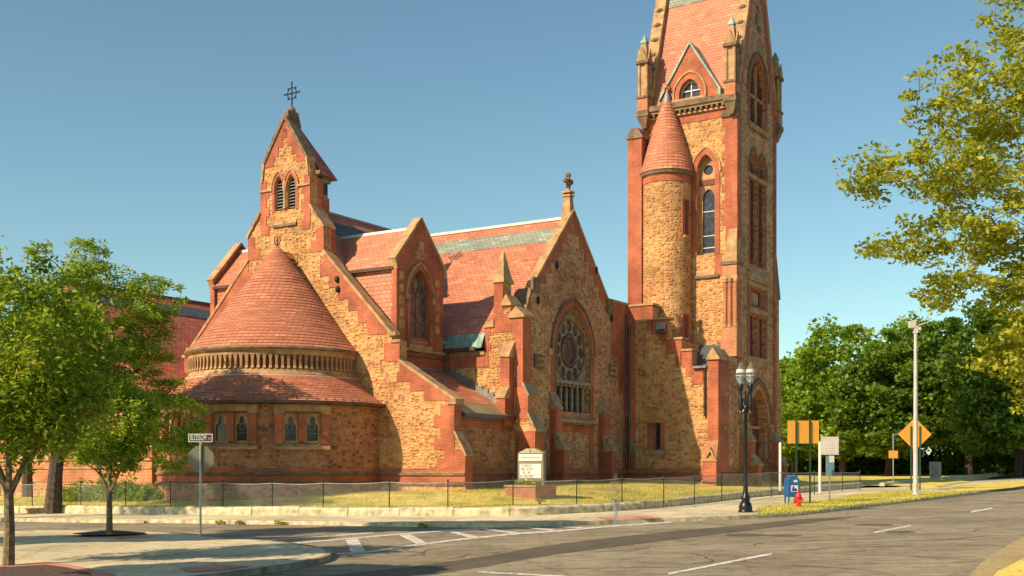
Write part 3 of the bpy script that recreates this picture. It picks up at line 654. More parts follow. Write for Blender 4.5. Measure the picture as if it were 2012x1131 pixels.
# transept back side, crossing walls
g = G('stone'); g.box(-9.5, 10.0, 16.8, 17.3, -.6, 8.5); g.box(-9.8, -9.3, 5.1, 17.3, -.6, 8.5); g.prism('L', -10.6, [(5.1,-.6),(17.3,-.6),(17.3,8.9),(TT,15.7),(5.1,8.9)], .5)
g.box(2*SC-6.1, 6.1, 17.3, 32.8, -.6, 8.3); g.box(-9.6, -6.5, 5.1, 5.6, -.6, 8.3); g.prism('H', 33.0, [(2*SC-6.1,-.6),(6.1,-.6),(6.1,8.6),(SC,15.7),(2*SC-6.1,8.6)], .5)
g.build('back_wall', church)
# ================================================================ APSE (sits against the chancel gable)
ac, at_ = 0.0, -1.0
def apse_pt(phi, r, z): return (ac+r*math.sin(phi), at_-r*math.cos(phi), z)
g = G('slate')
g.lathe([(4.42,7.84),(4.0,8.3),(3.1,9.4),(2.0,10.8),(1.0,12.1),(.12,13.25)], ac, at_, 72, R(-118), R(118), rows=.2, flare=.022)
g.use('slate'); g.hexa([(-.3,-1.0,12.75),(.3,-1.0,12.75),(.3,.1,12.75),(-.3,.1,12.75),(-.05,-1.0,13.1),(.05,-1.0,13.1),(.05,.1,13.1),(-.05,.1,13.1)])
g.build('cone_roof', church)
g = G('slate'); g.lathe([(6.08,5.2),(5.3,5.72),(4.5,6.5)], ac, at_, 80, R(-112), R(112), rows=.2, flare=.022)
g.build('apse_roof', church)
g = G('trim')
A0, A1 = R(-108), R(108)
g.lathe([(4.16,6.42),(4.45,6.42),(4.45,6.56),(4.38,6.62),(4.3,6.8),(4.16,6.82)], ac, at_, 64, A0, A1)
g.use('white').lathe([(4.55,6.40),(4.55,6.48),(4.4,6.52)], ac, at_, 64, A0, A1); g.use('trim')
g.lathe([(4.16,7.46),(4.34,7.46),(4.36,7.6),(4.5,7.68)], ac, at_, 64, A0, A1)
g.use('trim_dk').lathe([(4.5,7.68),(4.55,7.76),(4.5,7.86),(4.3,7.9)], ac, at_, 64, A0, A1)
g.use('brick').lathe([(4.1,6.7),(4.1,7.6)], ac, at_, 64, A0, A1)
arc_ = g.build('arcade', church)
g = G('trim'); g.xf = None
w_, d_ = .06, .1
g.hexa([(-.05,-.1,0),(.05,-.1,0),(.05,.1,0),(-.05,.1,0),(-.05,-.08,.4),(.05,-.08,.4),(.05,.1,.4),(-.05,.1,.4)])
g.hexa([(-.05,-.08,.4),(.05,-.08,.4),(.05,.1,.4),(-.05,.1,.4),(-.105,-.1,.64),(.105,-.1,.64),(.105,.1,.64),(-.105,.1,.64)])
g.hexa([(-.08,-.13,-.0),(.08,-.13,0),(.08,.1,0),(-.08,.1,0),(-.055,-.09,.14),(.055,-.09,.14),(.055,.1,.14),(-.055,.1,.14)])
b0 = g.build('baluster', arc_); nb = 56
for i in range(nb):
    o = b0 if i == 0 else b0.copy()
    if i: col.objects.link(o)
    ph = R(-102)+R(204)*i/(nb-1); o.location = apse_pt(ph, 4.24, 6.82); o.rotation_euler = (0,0,ph)
# wall with window openings
wc = [R(a) for a in (54.5, 21.5, -11.5, -44.5, -77.5, 87.5)][:5]; hw = R(9.9); ZB, ZT = 3.2, 4.72; RW = 5.75
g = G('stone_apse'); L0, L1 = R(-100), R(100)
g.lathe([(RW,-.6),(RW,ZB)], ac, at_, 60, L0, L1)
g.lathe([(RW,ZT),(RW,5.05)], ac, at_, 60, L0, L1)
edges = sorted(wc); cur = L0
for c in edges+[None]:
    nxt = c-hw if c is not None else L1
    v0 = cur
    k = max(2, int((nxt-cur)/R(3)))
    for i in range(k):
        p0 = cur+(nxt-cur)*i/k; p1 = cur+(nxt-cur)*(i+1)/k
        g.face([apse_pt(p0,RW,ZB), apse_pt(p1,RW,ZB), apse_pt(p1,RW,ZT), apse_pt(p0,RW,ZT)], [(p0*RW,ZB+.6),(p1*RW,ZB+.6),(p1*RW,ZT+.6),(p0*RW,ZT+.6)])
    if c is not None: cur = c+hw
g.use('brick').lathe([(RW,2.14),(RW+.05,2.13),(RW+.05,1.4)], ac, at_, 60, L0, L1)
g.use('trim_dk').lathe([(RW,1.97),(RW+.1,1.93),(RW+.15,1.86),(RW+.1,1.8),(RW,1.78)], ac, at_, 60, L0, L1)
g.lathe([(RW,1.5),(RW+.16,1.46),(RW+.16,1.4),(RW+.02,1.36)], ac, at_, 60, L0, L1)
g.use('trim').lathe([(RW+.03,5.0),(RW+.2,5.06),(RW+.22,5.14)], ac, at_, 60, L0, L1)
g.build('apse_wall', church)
g = G('gutter'); g.lathe([(5.75,5.02),(6.1,5.04),(6.16,5.1),(6.16,5.22),(6.0,5.24)], ac, at_, 80, R(-106), R(106)); g.build('gutter', church)
g = G('trim_dk')
for i in range(46):
    p_ = R(-100)+R(200)*i/45; a = apse_pt(p_, 5.98, 5.33); g.ball(a, .045, 5, 4)
g.build('snow_guard', church)
def tref(cx, z0, w):   # cusped light: arch shape with rounded head on shoulders
    pts = [(cx-w, z0), (cx+w, z0), (cx+w, z0+.62)]
    for i in range(1, 6): a = math.pi*.5*i/5; pts.append((cx+w*.55+w*.45*math.cos(a), z0+.62+.16*math.sin(a)))
    for i in range(9): a = R(-35)+R(250)*i/8; pts.append((cx+w*.5*math.cos(a), z0+.95+.17*math.sin(a)))
    for i in range(5, 0, -1): a = math.pi*.5*i/5; pts.append((cx-w*.55-w*.45*math.cos(a), z0+.62+.16*math.sin(a)))
    pts.append((cx-w, z0+.62)); return pts
for c in wc:
    def xf(p, c=c):
        # local: x across, y out of the wall, z up
        r_ = RW*math.cos(hw)+p.y; x = p.x
        return Vector((ac+r_*math.sin(c)+x*math.cos(c), at_-(r_*math.cos(c)-x*math.sin(c)), p.z))
    H = RW*math.sin(hw)
    g = G('trim'); g.xf = xf
    g.prism('H', .12, [(-H-.32,4.62),(-H-.1,4.62),(-.86,4.62),(-.78,4.7),(.78,4.7),(.86,4.62),(H+.32,4.62),(H+.32,5.02),(-H-.32,5.02)], .5)
    g.use('trim_dk')
    for i in range(20): g.box(-.82+i*.085, -.77+i*.085, .08, .15, 4.66, 4.72)
    g.use('brick')
    for (a, b) in ((-H-.28,-.93),(.93,H+.28)): g.box(a, b, -.35, .07, ZB+.02, 4.62)
    for (a, b) in ((-1.0,-.86),(.86,1.0)): g.box(a, b, -.35, .02, ZB+.02, 4.64)
    g.box(-.16, .16, -.35, .05, ZB+.15, 4.66)
    g.use('trim'); g.hexa([(-H-.3,-.3,2.98),(H+.3,-.3,2.98),(H+.3,.16,2.98),(-H-.3,.16,2.98),(-H-.3,-.3,3.42),(H+.3,-.3,3.42),(H+.3,.14,3.1),(-H-.3,.14,3.1)])
    for x in (-.51, .51): g.prism('H', -.1, rect(x-.37, x+.37, 3.3, 4.66), .1, [tref(x, 3.38, .25)])
    wu = g.build('window', church)
    g = G('glass'); g.xf = xf
    for x in (-.51, .51): g.prism('H', -.2, rect(x-.34, x+.34, 3.36, 4.6), .02)
    g.use('lead')
    for x in (-.51, .51):
        g.prism('H', -.19, circ(x, 4.02, .17, 12), .015, [circ(x, 4.02, .14, 12)]); g.prism('H', -.185, rect(x-.26, x+.26, 3.72, 3.745), .015); g.prism('H', -.19, circ(x, 4.35, .1, 10), .015, [circ(x, 4.35, .075, 10)])
    g.build('glass', wu)
g = G('iron'); zf = 13.05
g.tube([(0,-1,zf),(0,-1,zf+.75)], .03, 5); g.tube([(-.16,-1,zf+.75),(-.2,-1,zf+.5),(-.08,-1,zf+.3),(.0,-1,zf+.25)], .025, 5); g.tube([(.16,-1,zf+.7),(.2,-1,zf+.5),(.08,-1,zf+.3),(0,-1,zf+.25)], .025, 5)
g.use('lead').lathe([(.32,12.9),(.2,13.05),(.08,13.2),(.0,13.25)], 0, -1, 10); g.build('roof_finial', church)
# ================================================================ TOWER
TS0, TS1, TT0, TT1, TZ = 10.0, 16.1, 20.3, 27.0, 23.7; TC = (TT0+TT1)/2; TAP = TZ+3.2*(TC-TT0)
T3 = lambda px, py: Ap(TT0, px, py)
wcx = T3(1387, 400)[0]
ztop, zbot, zin = T3(1387, 288)[1], T3(1387, 500)[1], T3(1387, 303)[1]
g = G('stone')
g.prism('A', TT0, rect(TS0, TS1, -.6, TZ), .7, [arch(wcx, zbot, zin-1.0, .56, 1.0)])
slab(g, 'A', TT0, rect(TS1-.72, TS1-.004, T3(1440, 470)[1], TZ-.35), .03, m='brick')
vquoin(g, 'A', TT0, TS1-.72, T3(1440, 440)[1], TZ-1.0, -1, .04, .22, .5)
slab(g, 'A', TT0, rect(TS0, TS1-.7, TZ-.9, TZ-.35), .031, m='brick')
ringslab(g, 'A', TT0, wcx, zbot, zin-1.0, .58, 1.02, .3, .05, 'brick')
ringslab(g, 'A', TT0, wcx, zin-1.1, zin-1.0, .88, 1.38, .08, .1, 'trim')
slab(g, 'A', TT0, rect(wcx-.95, wcx-.9, zbot, zin-1), .045, m='trim')
slab(g, 'A', TT0, [(wcx+.56,zbot-1.3),(wcx+1.0,zbot-1.3),(wcx+1.0,zbot),(wcx+.56,zbot)], .03, m='brick')
# cornice
g.use('trim_dk').box(TS0+.2, TS1+.1, TT0-.42, TT0+.2, TZ+.02, TZ+.34); g.use('trim').box(TS0+.2, TS1+.05, TT0-.3, TT0+.2, TZ-.12, TZ+.02)
for i in range(16): g.use('trim_dk').box(TS0+.5+i*.34, TS0+.62+i*.34, TT0-.32, TT0+.1, TZ-.3, TZ-.12)
g.use('trim').box(TS0+.2, TS1+.02, TT0-.16, TT0+.1, TZ-.42, TZ-.3)
# corner blocks beside the cornice
g.use('trim_dk'); g.box(TS1-.95, TS1+.1, TT0-.14, TT0+.1, TZ-.95, TZ-.6)
g.build('tower_side_wall', church)
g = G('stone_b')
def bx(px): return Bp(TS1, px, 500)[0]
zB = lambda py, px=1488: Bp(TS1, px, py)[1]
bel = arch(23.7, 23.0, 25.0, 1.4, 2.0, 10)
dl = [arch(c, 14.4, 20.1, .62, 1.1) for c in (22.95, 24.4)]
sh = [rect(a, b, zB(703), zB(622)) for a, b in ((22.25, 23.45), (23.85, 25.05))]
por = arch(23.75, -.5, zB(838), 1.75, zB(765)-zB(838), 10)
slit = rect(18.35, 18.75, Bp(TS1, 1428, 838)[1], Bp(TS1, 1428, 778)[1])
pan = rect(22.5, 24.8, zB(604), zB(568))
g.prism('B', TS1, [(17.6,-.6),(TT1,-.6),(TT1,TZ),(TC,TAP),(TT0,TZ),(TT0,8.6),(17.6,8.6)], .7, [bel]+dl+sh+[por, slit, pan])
rquoin(g, 'B', TS1, (TT0, TZ), (TC, TAP-.1), .5, .6); rquoin(g, 'B', TS1, (TT1, TZ), (TC, TAP-.1), .5, .6)
vquoin(g, 'B', TS1, TT0, 14.0, TZ, 1, .3, .55); vquoin(g, 'B', TS1, TT1, 2, TZ, -1, .3, .5)
ringslab(g, 'B', TS1, 23.7, 23.0, 25.0, 1.4, 2.0, .28, .05, 'brick', 10); ringslab(g, 'B', TS1, 23.7, 24.8, 25.0, 1.68, 2.36, .12, .13, 'trim_dk', 10)
for c in (22.95, 24.4): ringslab(g, 'B', TS1, c, 14.4, 20.1, .63, 1.12, .13, .05, 'brick'); ringslab(g, 'B', TS1, c, 20.0, 20.1, .76, 1.3, .08, .1, 'trim_dk')
slab(g, 'B', TS1, rect(22.0, 25.35, 19.6, 19.85), .04, m='trim')
for z0_, z1_ in ((zB(720), zB(703)), (zB(556), zB(543)), (zB(618), zB(608))): slab(g, 'B', TS1, rect(21.9, 25.4, z0_, z1_), .16, m='trim')
for c in (22.1, 23.65, 25.2): slab(g, 'B', TS1, rect(c-.16, c+.16, zB(703), zB(622)), .04, m='brick')
slab(g, 'B', TS1, rect(22.0, 25.3, zB(566), zB(557)), .1, m='trim'); slab(g, 'B', TS1, rect(22.0, 22.45, zB(606), zB(566)), .06, m='brick'); slab(g, 'B', TS1, rect(24.85, 25.3, zB(606), zB(566)), .06, m='brick')
for k, (w, m_) in enumerate(((.22,'trim'),(.2,'brick'),(.14,'trim_dk'))):
    h_ = 1.78+sum((.22,.2,.14)[:k]); ringslab(g, 'B', TS1, 23.75, zB(838), zB(838), h_, zB(765)-zB(838)+.05+(h_-1.78)*1.2, w, .05+.05*k, m_, 12)
for sg in (-1, 1):
    slab(g, 'B', TS1, rect(*sorted((23.75+sg*1.78, 23.75+sg*2.3)), -.5, zB(838)), .05, m='brick')
    for k in range(3): g.use('trim'); g.tube([(TS1+.12-.16*k, 23.75+sg*(2.05-.14*k), zB(900)), (TS1+.12-.16*k, 23.75+sg*(2.05-.14*k), zB(838))], .07, 8)
    slab(g, 'B', TS1, rect(*sorted((23.75+sg*1.7, 23.75+sg*2.4)), zB(838), zB(832)), .16, m='trim'); slab(g, 'B', TS1, rect(*sorted((23.75+sg*1.7, 23.75+sg*2.4)), zB(908), zB(900)), .16, m='trim')
slab(g, 'B', TS1, rect(17.62, 21.9, 1.44, 2.13), .045, m='brick'); slab(g, 'B', TS1, rect(17.6, 21.9, 1.8, 1.9), .13, m='trim_dk')
slab(g, 'B', TS1, rect(slit[0][0]-.25, slit[0][0], slit[0][1]-.1, slit[2][1]+.1), .03, m='brick'); slab(g, 'B', TS1, rect(slit[1][0], slit[1][0]+.2, slit[0][1]-.1, slit[2][1]+.1), .03, m='brick')
slab(g, 'B', TS1, rect(slit[0][0]-.2, slit[1][0]+.2, slit[2][1], slit[2][1]+.25), .06, m='trim'); slab(g, 'B', TS1, rect(slit[0][0]-.3, slit[1][0]+.25, slit[0][1]-.2, slit[0][1]), .1, m='trim')
# foiled ornament high in the gable
for z, r in ((29.6,.2),(30.1,.2),(28.9,.22),(29.3,.25)): slab(g, 'B', TS1, circ(TC+(.25 if z < 29.4 else 0)*(1 if z == 28.9 else -1), z, r, 10), .05, m='trim_dk')
g.use('trim')  # sills of the tall windows
g.hexa([(TS1-.6,22.2,22.7),(TS1+.2,22.1,22.5),(TS1+.2,25.3,22.5),(TS1-.6,25.2,22.7),(TS1-.6,22.2,23.5),(TS1+.2,22.1,22.65),(TS1+.2,25.3,22.65),(TS1-.6,25.2,23.5)])
g.hexa([(TS1-.6,22.2,13.7),(TS1+.2,22.1,13.6),(TS1+.2,25.3,13.6),(TS1-.6,25.2,13.7),(TS1-.6,22.2,15.0),(TS1+.2,22.1,13.8),(TS1+.2,25.3,13.8),(TS1-.6,25.2,15.0)])
tf = g.build('tower_front_wall', church)
g = G('shutter'); f = TS1-.3
g.prism('B', f, bel, .05); 
for h_ in dl: g.prism('B', f, h_, .05)
for i in range(28):
    g.use('shutter')
    for c in (22.95, 24.4): g.box(f-.0, f+.09, c-.6, c+.6, 15.0+i*.17, 15.05+i*.17)
for i in range(16): g.box(f, f+.1, 22.4, 25.0, 23.3+i*.15, 23.35+i*.15)
g.use('brick').box(TS1-.28, TS1-.02, 23.58, 23.77, 14.6, 20.8); g.use('trim').box(TS1-.28, TS1-.05, 22.35, 25.0, 19.6, 19.85)
g.box(TS1-.28, TS1-.1, 23.6, 23.8, 23.2, 26.6); g.box(TS1-.28, TS1-.1, 22.35, 25.05, 24.6, 24.75)
g.build('louvre', church)
for a, b in ((22.25, 23.45), (23.85, 25.05)):
    g = G('shutter'); g.prism('B', TS1-.3, rect(a, b, zB(703), zB(622)), .06)
    for i in range(5): x = a+.04+i*(b-a)/5; g.box(TS1-.3, TS1-.25, x, x+(b-a)/5-.07, zB(703)+.02, zB(622)-.02)
    g.use('trim'); g.box(TS1-.3, TS1-.2, (a+b)/2-.04, (a+b)/2+.04, zB(703), zB(622)); g.build('shutter', church)
g = G('trim_dk'); g.prism('B', TS1-.3, pan, .1); g.use('trim').prism('B', TS1-.2, rect(23.0, 24.3, zB(598), zB(574)), .12); g.use('brick').prism('B', TS1-.12, pan, .1, [rect(22.8, 24.5, zB(600), zB(572))]); g.build('carved_panel', church)
g = G('glass'); g.prism('B', TS1-.35, slit, .03); g.use('shutter').box(TS1-.3, TS1-.25, 18.53, 18.57, slit[0][1], slit[2][1]); g.build('window', church)
g = G('shutter'); g.prism('B', TS1-.62, por, .08)
for i in range(9): g.box(TS1-.62, TS1-.57, 22.1+i*.37, 22.1+i*.37+.33, .6, zB(838))
g.use('trim'); g.box(TS1-.6, TS1-.4, 23.66, 23.84, .5, zB(838)); g.box(TS1-.6, TS1-.45, 22.0, 25.5, zB(838)-.1, zB(838)+.08)
g.use('iron').ball((TS1-.5, 23.45, 2.3), .06, 8, 5); g.build('church_door', church)
for t0, t1 in ((21.15, 21.85), (25.75, 26.45)):
    g = G('brick')
    g.use('brick').box(TS1-.05, TS1+.55, t0, t1, -.6, zB(866)); cap_lean(g, TS1-.05, TS1+.62, t0-.06, t1+.06, zB(866), zB(836), 'trim_gn')
    g.use('brick').box(TS1-.05, TS1+.95, t0+.02, t1-.02, -.6, zB(912)); cap_lean(g, TS1+.5, TS1+1.02, t0-.04, t1+.04, zB(912), zB(890), 'trim_gn')
    g.build('buttress', church)
# spire
g = G('slate'); g.prism('B', TS1-.5, [(TT0+.05, TZ), (TC, TAP-.2), (TT1-.05, TZ)], TS1-TS0-1.0); g.build('spire_roof', church)
g = G('slate_gn'); z0_, z1_ = T3(1380, 12)[1]+1.3, T3(1380, -30)[1]+1.3
x = lambda z: TT0+.05+(z-TZ)/(TAP-.2-TZ)*(TC-TT0-.05)
g.prism('B', TS1-.55, [(x(z0_)-.04, z0_), (x(z1_)-.04, z1_), (x(z1_)+.3, z1_), (x(z0_)+.3, z0_)], TS1-TS0-1.1); g.build('slate_band', church)
for S_, pl in ((TS1, 'B'), (TS0, 'L')):
    g = G('trim')
    for sg in (-1, 1):
        e_ = (TC+sg*(TC-TT0+.12), TZ-.1); coping(g, pl, S_, e_, (TC, TAP+.1), .28, .62, .1)
        for k in range(9):
            z = TZ+1.9+k*1.02; t_ = TC+sg*((TAP-z)/3.2+.22)
            ss = S_-.28 if pl == 'B' else S_+.28
            g.use('trim_dk'); g.ball((ss, t_, z), .24, 7, 5, .7); g.ball((ss-.22, t_, z-.05), .14, 6, 4); g.ball((ss+.22, t_, z-.05), .14, 6, 4)
    if pl == 'L':
        g.use('stone'); g.prism('L', TS0, [(TT0,-.6),(TT1,-.6),(TT1,TZ),(TC,TAP-.1),(TT0,TZ)], .6)
    g.build('gable_coping', church)
g = G('stone'); g.prism('H', TT1, rect(TS0, TS1, -.6, TZ), .6); g.build('tower_back_wall', church)
# gablet with the small arched window
gx = T3(1357, 150)[0]; gz = TZ+.34; gh = T3(1355, 86)[1]; wz = T3(1357, 157)[1]
g = G('brick'); tri = [(gx-1.95, gz), (gx+1.95, gz), (gx+1.85, gz+.35), (gx, gh), (gx-1.85, gz+.35)]
g.prism('A', TT0-.12, tri, 1.3, [arch(gx, gz+.1, wz-.85, .66, .85)])
ringslab(g, 'A', TT0-.12, gx, gz+.1, wz-.85, .68, .88, .3, .06, 'brick'); ringslab(g, 'A', TT0-.12, gx, gz+.2, wz-.85, .98, 1.26, .1, .12, 'trim')
slab(g, 'A', TT0-.12, rect(gx-1.1, gx+1.1, gz+.0, gz+.16), .2, m='trim')
for sg in (-1, 1): coping(g, 'A', TT0-.12, (gx+sg*2.0, gz+.3), (gx, gh+.03), .1, 1.3, .1, 'copper')
g.use('copper').box(gx+1.84, gx+2.0, TT0-.3, TT0+.3, gz-.2, gz+.5)
gb = g.build('gablet', church)
g = G('glass'); g.prism('A', TT0+.2, arch(gx, gz+.1, wz-.85, .66, .85), .03); w = g.build('window', church)
g = G('frame'); g.box(gx-.035, gx+.035, TT0+.12, TT0+.19, gz+.1, wz-.05); g.box(gx-.65, gx+.65, TT0+.12, TT0+.19, gz+.65, gz+.72); g.prism('A', TT0+.1, arch(gx, gz+.1, wz-.85, .655, .845), .08, [arch(gx, gz+.16, wz-.85, .59, .76)]); g.build('frame', w)
# tall window of the lit side
g = G('glass'); g.prism('A', TT0+.5, arch(wcx, zbot, zin-1.0, .55, .98), .03); w = g.build('window', church)
g = G('trim'); f = TT0+.38; zt_ = T3(1387, 362)[1]
g.prism('A', f, rect(wcx-.56, wcx+.56, zbot, zt_+.02), .1, [arch(wcx+.02, zbot+.15, zt_-.75, .38, .55)])
g.prism('A', f, arch(wcx, T3(0, 348)[1] if False else zt_+.35, zin-1.0, .56, 1.0), .1, [circ(wcx, zin-.85, .3, 16)])
g.use('shutter'); g.box(wcx-.55, wcx+.55, f-.05, f+.1, zt_+.02, zt_+.36); g.use('frame')
for z in (zt_-1.55, zt_-3.0, zbot+.45): g.box(wcx-.36, wcx+.4, f+.06, f+.12, z, z+.05)
g.build('tracery', w)
g = G('trim'); a, b = wcx-.58, wcx+.58
g.hexa([(a,TT0-.12,zbot-1.25),(b,TT0-.12,zbot-1.25),(b,TT0+.5,zbot-1.25),(a,TT0+.5,zbot-1.25),(a,TT0-.1,zbot-1.1),(b,TT0-.1,zbot-1.1),(b,TT0+.5,zbot+.05),(a,TT0+.5,zbot+.05)])
g.use('trim_dk').box(a-.15, b+.25, TT0-.14, TT0+.1, zbot-1.4, zbot-1.25); g.build('sill', w)
# corner pinnacles
def pinnacle(s_, t_):
    g = G('trim'); b = lambda r, z0, z1, r1=None: g.hexa([(s_-r,t_-r,z0),(s_+r,t_-r,z0),(s_+r,t_+r,z0),(s_-r,t_+r,z0)]+[(s_+dx*(r1 or r),t_+dy*(r1 or r),z1) for dx, dy in ((-1,-1),(1,-1),(1,1),(-1,1))])
    g.use('trim_dk'); b(.14, 22.8, 23.5, .36); b(.4, 23.5, 23.8); g.use('brick2'); b(.34, 23.85, 24.6); g.use('trim_dk'); b(.4, 24.6, 24.72); g.use('trim'); b(.22, 24.7, 26.7)
    for dx in (-1, 1):
        for dy in (-1, 1): g.tube([(s_+dx*.24,t_+dy*.24,24.7),(s_+dx*.24,t_+dy*.24,26.7)], .09, 7)
    g.use('trim_dk'); b(.42, 26.7, 26.88); g.use('trim'); b(.33, 26.88, 28.05, .14)
    for dx, dy in ((0,-1),(1,0),(0,1),(-1,0)):
        q = .36
        if dy: g.prism('A', t_+dy*q-.04, [(s_-.33,26.88),(s_+.33,26.88),(s_,27.7)], .08)
        else: g.prism('B', s_+dx*q+.04, [(t_-.33,26.88),(t_+.33,26.88),(t_,27.7)], .08)
    g.use('copper'); b(.19, 28.0, 28.12); b(.17, 28.12, 28.5, .03)
    return g.build('pinnacle', church)
for s_, t_ in ((TS1-.25, TT0-.2), (TS0+.25, TT0-.2), (TS1-.1, TT1+.15), (TS0+.1, TT1+.15)): pinnacle(s_, t_)
# corner buttress with colonnettes on the tower's near corner
g = G('brick'); zA = lambda py: Ap(TT0-.3, 1437, py)[1]
c0, c1 = TS1-.78, TS1+.1; q0, q1 = TT0-.35, TT0+.5
g.use('trim'); g.hexa([(c0,q0,zA(515)),(c1,q0,zA(515)),(c1,q1,zA(515)),(c0,q1,zA(515)),(c0+.3,TT0-.03,zA(447)),(c1-.1,TT0-.03,zA(447)),(c1-.1,q1,zA(447)),(c0+.3,q1,zA(447))])
g.use('trim_dk').box(c0-.08, c1+.08, q0-.08, q1+.05, zA(519), zA(513)); g.use('brick2').box(c0, c1, q0, q1, zA(541), zA(519)); g.use('trim').box(c0-.04, c1+.04, q0-.04, q1, zA(547), zA(541))
g.use('brick').box(c0+.1, c1-.06, q0+.12, q1, zA(690), zA(541))
for x in (c0+.14, (c0+c1)/2, c1-.1): g.use('brick2').tube([(x,q0+.1,zA(640)),(x,q0+.1,zA(549))], .11, 9); g.use('trim').tube([(x,q0+.1,zA(642)),(x,q0+.1,zA(636))], .15, 9); g.tube([(x,q0+.1,zA(553)),(x,q0+.1,zA(546))], .15, 9)
g.use('brick2').hexa([(c0-.1,q0-.15,zA(700)),(c1+.05,q0-.15,zA(700)),(c1+.05,q1,zA(700)),(c0-.1,q1,zA(700)),(c0,q0,zA(642)),(c1,q0,zA(642)),(c1,q1,zA(642)),(c0,q1,zA(642))])
g.build('corner_buttress', church)
g = G('stone'); g.box(TS0+.5, TS1-.1, TT1, TT1+.45, -.6, 13.0); g.box(TS1-.9, TS1+.06, TT1-.02, TT1+.85, -.6, 8.0); g.use('trim_dk').hexa([(TS1-.9,TT1,12.9),(TS1+.04,TT1,12.9),(TS1+.04,TT1+.75,12.9),(TS1-.9,TT1+.75,12.9),(TS1-.9,TT1,15.8),(TS1,TT1,15.8),(TS1,TT1+.06,15.8),(TS1-.9,TT1+.06,15.8)])
g.use('stone').box(TS1-.86, TS1+.0, TT1, TT1+.55, 7.9, 12.9); g.build('corner_buttress', church)
# pier at the tower's left edge
g = G('brick'); zP = Ap(18.9, 1248, 272)[1]; g.box(9.7, 10.62, 18.9, 20.45, 6, zP); g.use('trim_dk').box(9.62, 10.7, 18.82, 20.5, zP, zP+.14); g.prism('A', 18.84, [(9.66, zP+.14), (10.66, zP+.14), (10.4, zP+.62), (9.9, zP+.62)], 1.5)
g.build('pier', church)
# stair turret
tc = (11.8, 19.95); tz = lambda py: EYE+(HY-py)/F*70.2
g = G('stone'); g.lathe([(1.47, -.6), (1.47, tz(362))], *tc, 40, -math.pi*.75, math.pi*.75)
g.use('brick').lathe([(1.48, tz(362)), (1.5, tz(362)), (1.5, tz(347))], *tc, 40, -math.pi*.75, math.pi*.75); g.use('trim_dk').lathe([(1.5, tz(350)), (1.62, tz(346)), (1.66, tz(340))], *tc, 40)
for z0_, z1_ in ((tz(466), tz(397)), (tz(686), tz(620))):
    for a, m_, pr, w_ in ((R(72), 'brick', .03, .3), (R(72), 'shutter', .06, .13)):
        r_ = 1.47+pr; q = lambda d, z, rr: (tc[0]+rr*math.sin(a)+d*math.cos(a), tc[1]-rr*math.cos(a)+d*math.sin(a), z)
        g.use(m_); g.hexa([q(-w_,z0_,r_-.3),q(w_,z0_,r_-.3),q(w_,z0_,r_),q(-w_,z0_,r_),q(-w_,z1_,r_-.3),q(w_,z1_,r_-.3),q(w_,z1_,r_),q(-w_,z1_,r_)])
    g.use('trim'); g.hexa([q(-.2,z0_-.15,1.2),q(.2,z0_-.15,1.2),q(.2,z0_-.15,1.6),q(-.2,z0_-.15,1.6),q(-.2,z0_,1.2),q(.2,z0_,1.2),q(.2,z0_,1.6),q(-.2,z0_,1.6)])
g.build('turret_wall', church)
g = G('slate'); g.lathe([(1.68, tz(340)), (1.5, tz(322)), (1.05, tz(272)), (.62, tz(230)), (.27, tz(196))], *tc, 44, rows=.2, flare=.015)
g.use('lead').lathe([(.3, tz(198)), (.16, tz(182)), (.07, tz(174))], *tc, 16); g.use('trim').lathe([(.07, tz(175)), (.05, tz(170)), (.14, tz(167)), (.05, tz(164)), (.1, tz(161)), (0, tz(156))], *tc, 10); g.ball((tc[0]-.14, tc[1], tz(169)), .07, 6, 4); g.ball((tc[0]+.14, tc[1], tz(169)), .07, 6, 4)
g.build('turret_roof', church)
# ---------------------------------------------------------------- lower porch wall, stepped, partly in the transept's shade
T6 = lambda px, py: Ap(17.6, px, py)
stp = [T6(1237,602), T6(1283,602), T6(1283,628), T6(1312,630), T6(1312,667), T6(1340,667), T6(1340,689), T6(1360,689), T6(1360,724), T6(1412,724)]
g = G('stone'); s0_ = 10.25
wop = rect(T6(1283,0)[0], T6(1298,0)[0], T6(1290,884)[1], T6(1290,830)[1])
g.prism('A', 17.6, [(s0_,-.6), (TS1-.02,-.6), (TS1-.02, stp[9][1])]+[(x, z) for x, z in reversed(stp[:9]) if x > s0_]+[(s0_, stp[0][1])], .7, [wop])
for (a, b) in ((0,1),(2,3),(4,5),(6,7)):
    xa = max(stp[a][0], s0_); xb_ = stp[b][0]; z = stp[a][1]
    slab(g, 'A', 17.6, rect(xa-.1, xb_-.01, z-.85, z-.02), .03, m='brick'); slab(g, 'A', 17.6, rect(xb_-.4, xb_-.01, z-1.5, z-.85), .03, m='brick')
    g.use('trim').box(xa-.02, xb_+.06, 17.5, 18.4, z-.02, z+.1)
slab(g, 'A', 17.6, rect(s0_, s0_+.6, 2.13, stp[0][1]-.9), .03, m='brick'); slab(g, 'A', 17.6, rect(stp[7][0], TS1-1.0, stp[8][1]-.9, stp[8][1]), .031, m='brick')
basebands(g, 'A', 17.6, s0_, TS1-.02)
w0, w1, wz0, wz1 = wop[0][0], wop[1][0], wop[0][1], wop[2][1]
slab(g, 'A', 17.6, rect(w0-.34, w0, wz0, wz1), .03, m='brick'); slab(g, 'A', 17.6, rect(w1, w1+.26, wz0, wz1), .03, m='brick')
slab(g, 'A', 17.6, rect(w0-.3, w1+.3, wz1, wz1+.2), .07, m='trim'); slab(g, 'A', 17.6, rect(w0-.4, w1+.35, wz0-.28, wz0), .13, m='trim_gn')
g.build('porch_wall', church)
g = G('glass'); g.prism('A', 17.95, wop, .03); w = g.build('window', church)
